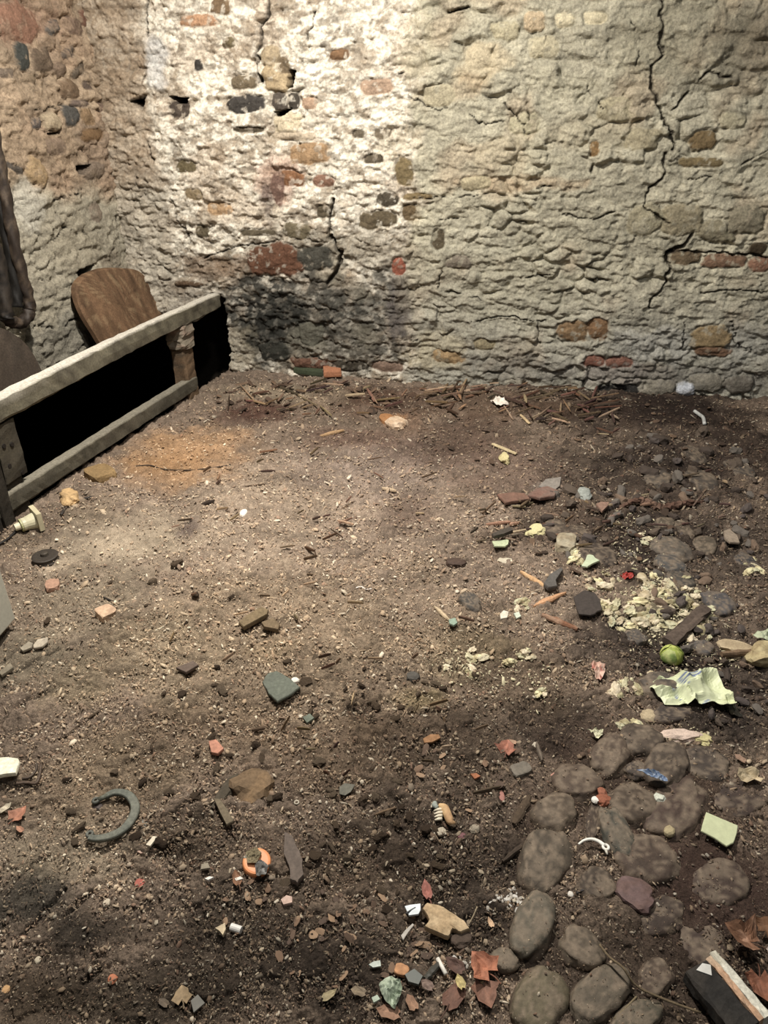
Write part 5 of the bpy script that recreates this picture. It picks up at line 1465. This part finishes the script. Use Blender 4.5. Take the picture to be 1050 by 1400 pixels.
sticks([(450,700,220,90,30),(420,860,220,70,16),(520,1010,150,70,14),(480,560,110,20,16)], 'wood_sliver', 'thin brown sliver lying in the pale dusty litter in mid floor', 'sliver', 'slivers in the pale litter',
       [(128,102,78), (92,70,54), (166,140,108), (104,78,58)], (7, 26), (1.2, 3))

# stone chips and white pellets
def chips(spots, name, label, cat, group, cols, srange, mat=M_STONE, amp=.35, z=.6):
    pr = []
    for k in range(5):
        V, Fc = rock_vf((0, 0, 0), (1, 0), 1, .72, z, 700 + k, amp, 2, .3, 3.0)
        for c in cols:
            me = mesh_obj(name, V, Fc, mat, tint(V, c, .2, 1.5, k), None, False)
            pr.append(me.data); bpy.data.objects.remove(me)
    for cx, cy, rx, ry, n in spots:
        for _ in range(n):
            px, py = scatter_px(cx, cy, rx, ry)
            o = bpy.data.objects.new(name, random.choice(pr)); COL.objects.link(o)
            c = at(px, py); s = random.uniform(*srange) * scale_at(px, py)
            o.location = (c[0], c[1], floor_z(*c[:2]) + s * .4 + .006)
            o.scale = (s, s * random.uniform(.6, 1), s * random.uniform(.6, 1))
            o.rotation_euler = (random.uniform(-.5, .5), random.uniform(-.5, .5), random.uniform(0, 6.3))
            tag(o, label, cat, group)
chips([(690,1236,26,16,34),(705,1222,16,12,10),(625,1318,30,8,10)], 'white_pellet', 'white pellet in the little heap around the smooth oval cobble', 'pellet', 'white pellets by the oval cobble', [(214,210,202), (190,182,170)], (2.0, 4.6), M_STONE, .2, .8)
chips([(450,760,260,110,60),(330,640,120,40,12)], 'pale_stone_chip', 'small cream stone chip scattered in the pale litter', 'chip', 'cream chips in the pale litter', [(206,186,158), (178,156,128), (220,206,184)], (1.6, 3.4))
chips([(500,1080,300,110,60),(300,1250,200,90,40),(620,1200,110,80,34)], 'pale_stone_chip', 'small pale stone chip in the dark near soil', 'chip', 'pale chips in the dark soil', [(176,160,134), (150,132,108), (206,194,172)], (1.6, 4.2))
chips([(940,1180,110,110,34),(860,720,130,70,30),(940,640,110,60,20)], 'grit_chip', 'small grey chip of grit between the cobbles', 'chip', 'grit between the cobbles', [(150,136,118), (120,106,92), (176,166,150)], (1.4, 3.2))
chips([(480,1290,130,70,30),(600,1300,60,50,24),(380,1240,90,50,22),(640,1060,70,60,14)], 'leaf_flake', 'broken brown leaf flake in the dark soil at the bottom', 'leaf flake', 'leaf flakes in the dark soil', [(122,94,72), (96,74,58), (150,120,92), (84,66,54)], (3.5, 9), M_LEAF, .5, .16)
chips([(930,700,120,110,90),(800,720,70,60,26),(960,860,90,70,30),(1000,960,50,40,12)], 'stone_fragment', 'dark earthy stone fragment in the rubble of the dark stony right side of the floor', 'stone fragment', 'dark stone fragments in the rubble', [(92,78,66), (72,60,52), (104,96,88), (120,98,80), (84,74,70)], (3.5, 11), M_STONE, .45, .8)
chips([(300,1110,260,110,46),(560,1180,120,90,30),(430,950,250,50,40),(180,820,150,50,8)], 'earth_clod', 'brown crumb of earth standing out of the littered soil away from the cobbles', 'earth crumb', 'earth crumbs in the soil', [(104,86,68), (84,68,54), (122,104,84)], (3.5, 9), M_SOIL, .5, .7)
chips([(420,550,130,26,60),(820,740,120,60,36),(700,600,120,40,16),(930,600,110,50,18)], 'bark_flake', 'dark bark flake in the litter before the back wall', 'bark flake', 'bark flakes in the dark litter', [(92,72,58), (116,92,72), (70,56,46)], (3, 7), M_WOOD, .5, .2)

# ------------------------------------------------------------------ the uncountable litter, one object
def build_litter():
    n = 210000
    py = 515 + (RNG.random(n) ** 0.85) * 930
    px = -40 + RNG.random(n) * 1140
    u, v = (px - 525.0) / F, (700.0 - py) / F
    dz = -math.sin(PITCH) + v * math.cos(PITCH)
    t = -CAM_H / dz
    X, Y = u * t, (math.cos(PITCH) + v * math.sin(PITCH)) * t
    h, col, sm = floor_fields(X, Y)
    s_ = (X - MO[0]) * ME_[0] + (Y - MO[1]) * ME_[1]
    q_ = (X - MO[0]) * MN[0] + (Y - MO[1]) * MN[1]
    wallgap = 4.157 - .145 * X - Y
    dens = sstep(.30, .62, fbm(X, Y, 7, 4, 395)) * np.clip(.10 + .34 * Y, .3, 1.0)
    keep = (RNG.random(n) > sm * .9) & (RNG.random(n) < np.clip(.12 + .20 * Y, .2, .6) + .6 * dens) & ~((q_ < 0) & (s_ > -.5)) & (wallgap > .01)
    X, Y, h, col = X[keep], Y[keep], h[keep], col[keep]
    G = np.concatenate(GRIT)
    g0 = len(X)
    X = np.concatenate([X, G[:, 0]]); Y = np.concatenate([Y, G[:, 1]]); h = np.concatenate([h, G[:, 2] - .006])
    col = np.concatenate([col, np.tile(lin((112, 94, 78)), (len(G), 1))])
    n = len(X)
    size = np.clip(np.exp(RNG.normal(math.log(.0031), .5, n)), .0014, .014) * (0.36 + .26 * Y)
    size[g0:] *= .55
    asp = .14 + .66 * RNG.random(n) ** 1.4
    ang = RNG.random(n) * 2 * math.pi
    tx, ty = RNG.normal(0, .35, n), RNG.normal(0, .35, n)
    base = np.array([[-1, -.7], [.2, -1], [1, .1], [.3, 1], [-.9, .6]])
    k = len(base)
    j = base[None] * (1 + (RNG.random((n, k, 2)) - .5) * .5)
    lx = j[..., 0] * size[:, None]; ly = j[..., 1] * (size * asp)[:, None]
    ca, sa = np.cos(ang)[:, None], np.sin(ang)[:, None]
    wx, wy = lx * ca - ly * sa, lx * sa + ly * ca
    z0 = h + .004 + RNG.random(n) * .007
    wz = wx * tx[:, None] * 1.4 + wy * ty[:, None]
    thick = (size * .18)[:, None]
    topv = np.stack([X[:, None] + wx, Y[:, None] + wy, z0[:, None] + wz + thick], -1)
    apex = np.stack([X, Y, z0 + size * .30], -1)[:, None]
    botv = np.stack([X[:, None] + wx * 1.05, Y[:, None] + wy * 1.05, z0[:, None] + wz - thick], -1)
    V = np.concatenate([topv, botv, apex], 1)      # n, 11, 3
    idx = np.arange(n)[:, None, None] * 11
    side = np.array([[i, i + 5, (i + 1) % 5 + 5] for i in range(5)] + [[i, (i + 1) % 5 + 5, (i + 1) % 5] for i in range(5)] + [[i, (i + 1) % 5, 10] for i in range(5)])
    Fc = (idx + side[None]).reshape(-1, 3)
    pal = np.array([lin(c) for c in ((196,174,142), (172,146,114), (140,112,86), (104,80,62), (72,56,46), (216,204,178), (126,88,66), (150,136,116))])
    w = np.array([.17, .2, .18, .14, .13, .08, .05, .05])
    pick = RNG.choice(len(pal), n, p=w / w.sum())
    lum = col.mean(1, keepdims=True) / .16
    fc = pal[pick] * np.clip(.30 + .66 * lum, .32, 1.3) * (.7 + .6 * RNG.random((n, 1)))
    fc = fc * .6 + col * .6
    for (bx, by, brx, bry, kf) in ((905, 825, 95, 55, .55), (640, 915, 70, 40, .3), (870, 740, 60, 40, .3), (720, 930, 60, 40, .3), (960, 900, 90, 30, .3), (930, 1005, 60, 16, .5)):
        cb_, ra_, rb_ = world_blob(bx, by, brx, bry)
        dd = np.hypot((X - cb_[0]) / ra_, (Y - cb_[1]) / rb_)
        pk = RNG.random(n) < kf * sstep(1.2, .2, dd)
        fc[pk] = lin((206, 196, 158)) * (.7 + .5 * RNG.random((pk.sum(), 1)))
    fc = np.repeat(np.clip(fc, .004, .85)[:, None], 11, 1)
    o = mesh_obj('floor_litter', V.reshape(-1, 3), Fc, M_LITTER, fc.reshape(-1, 3))
    tag(o, 'fine litter of wood chips, straw and grit over the whole floor', 'litter', kind='stuff')
build_litter()
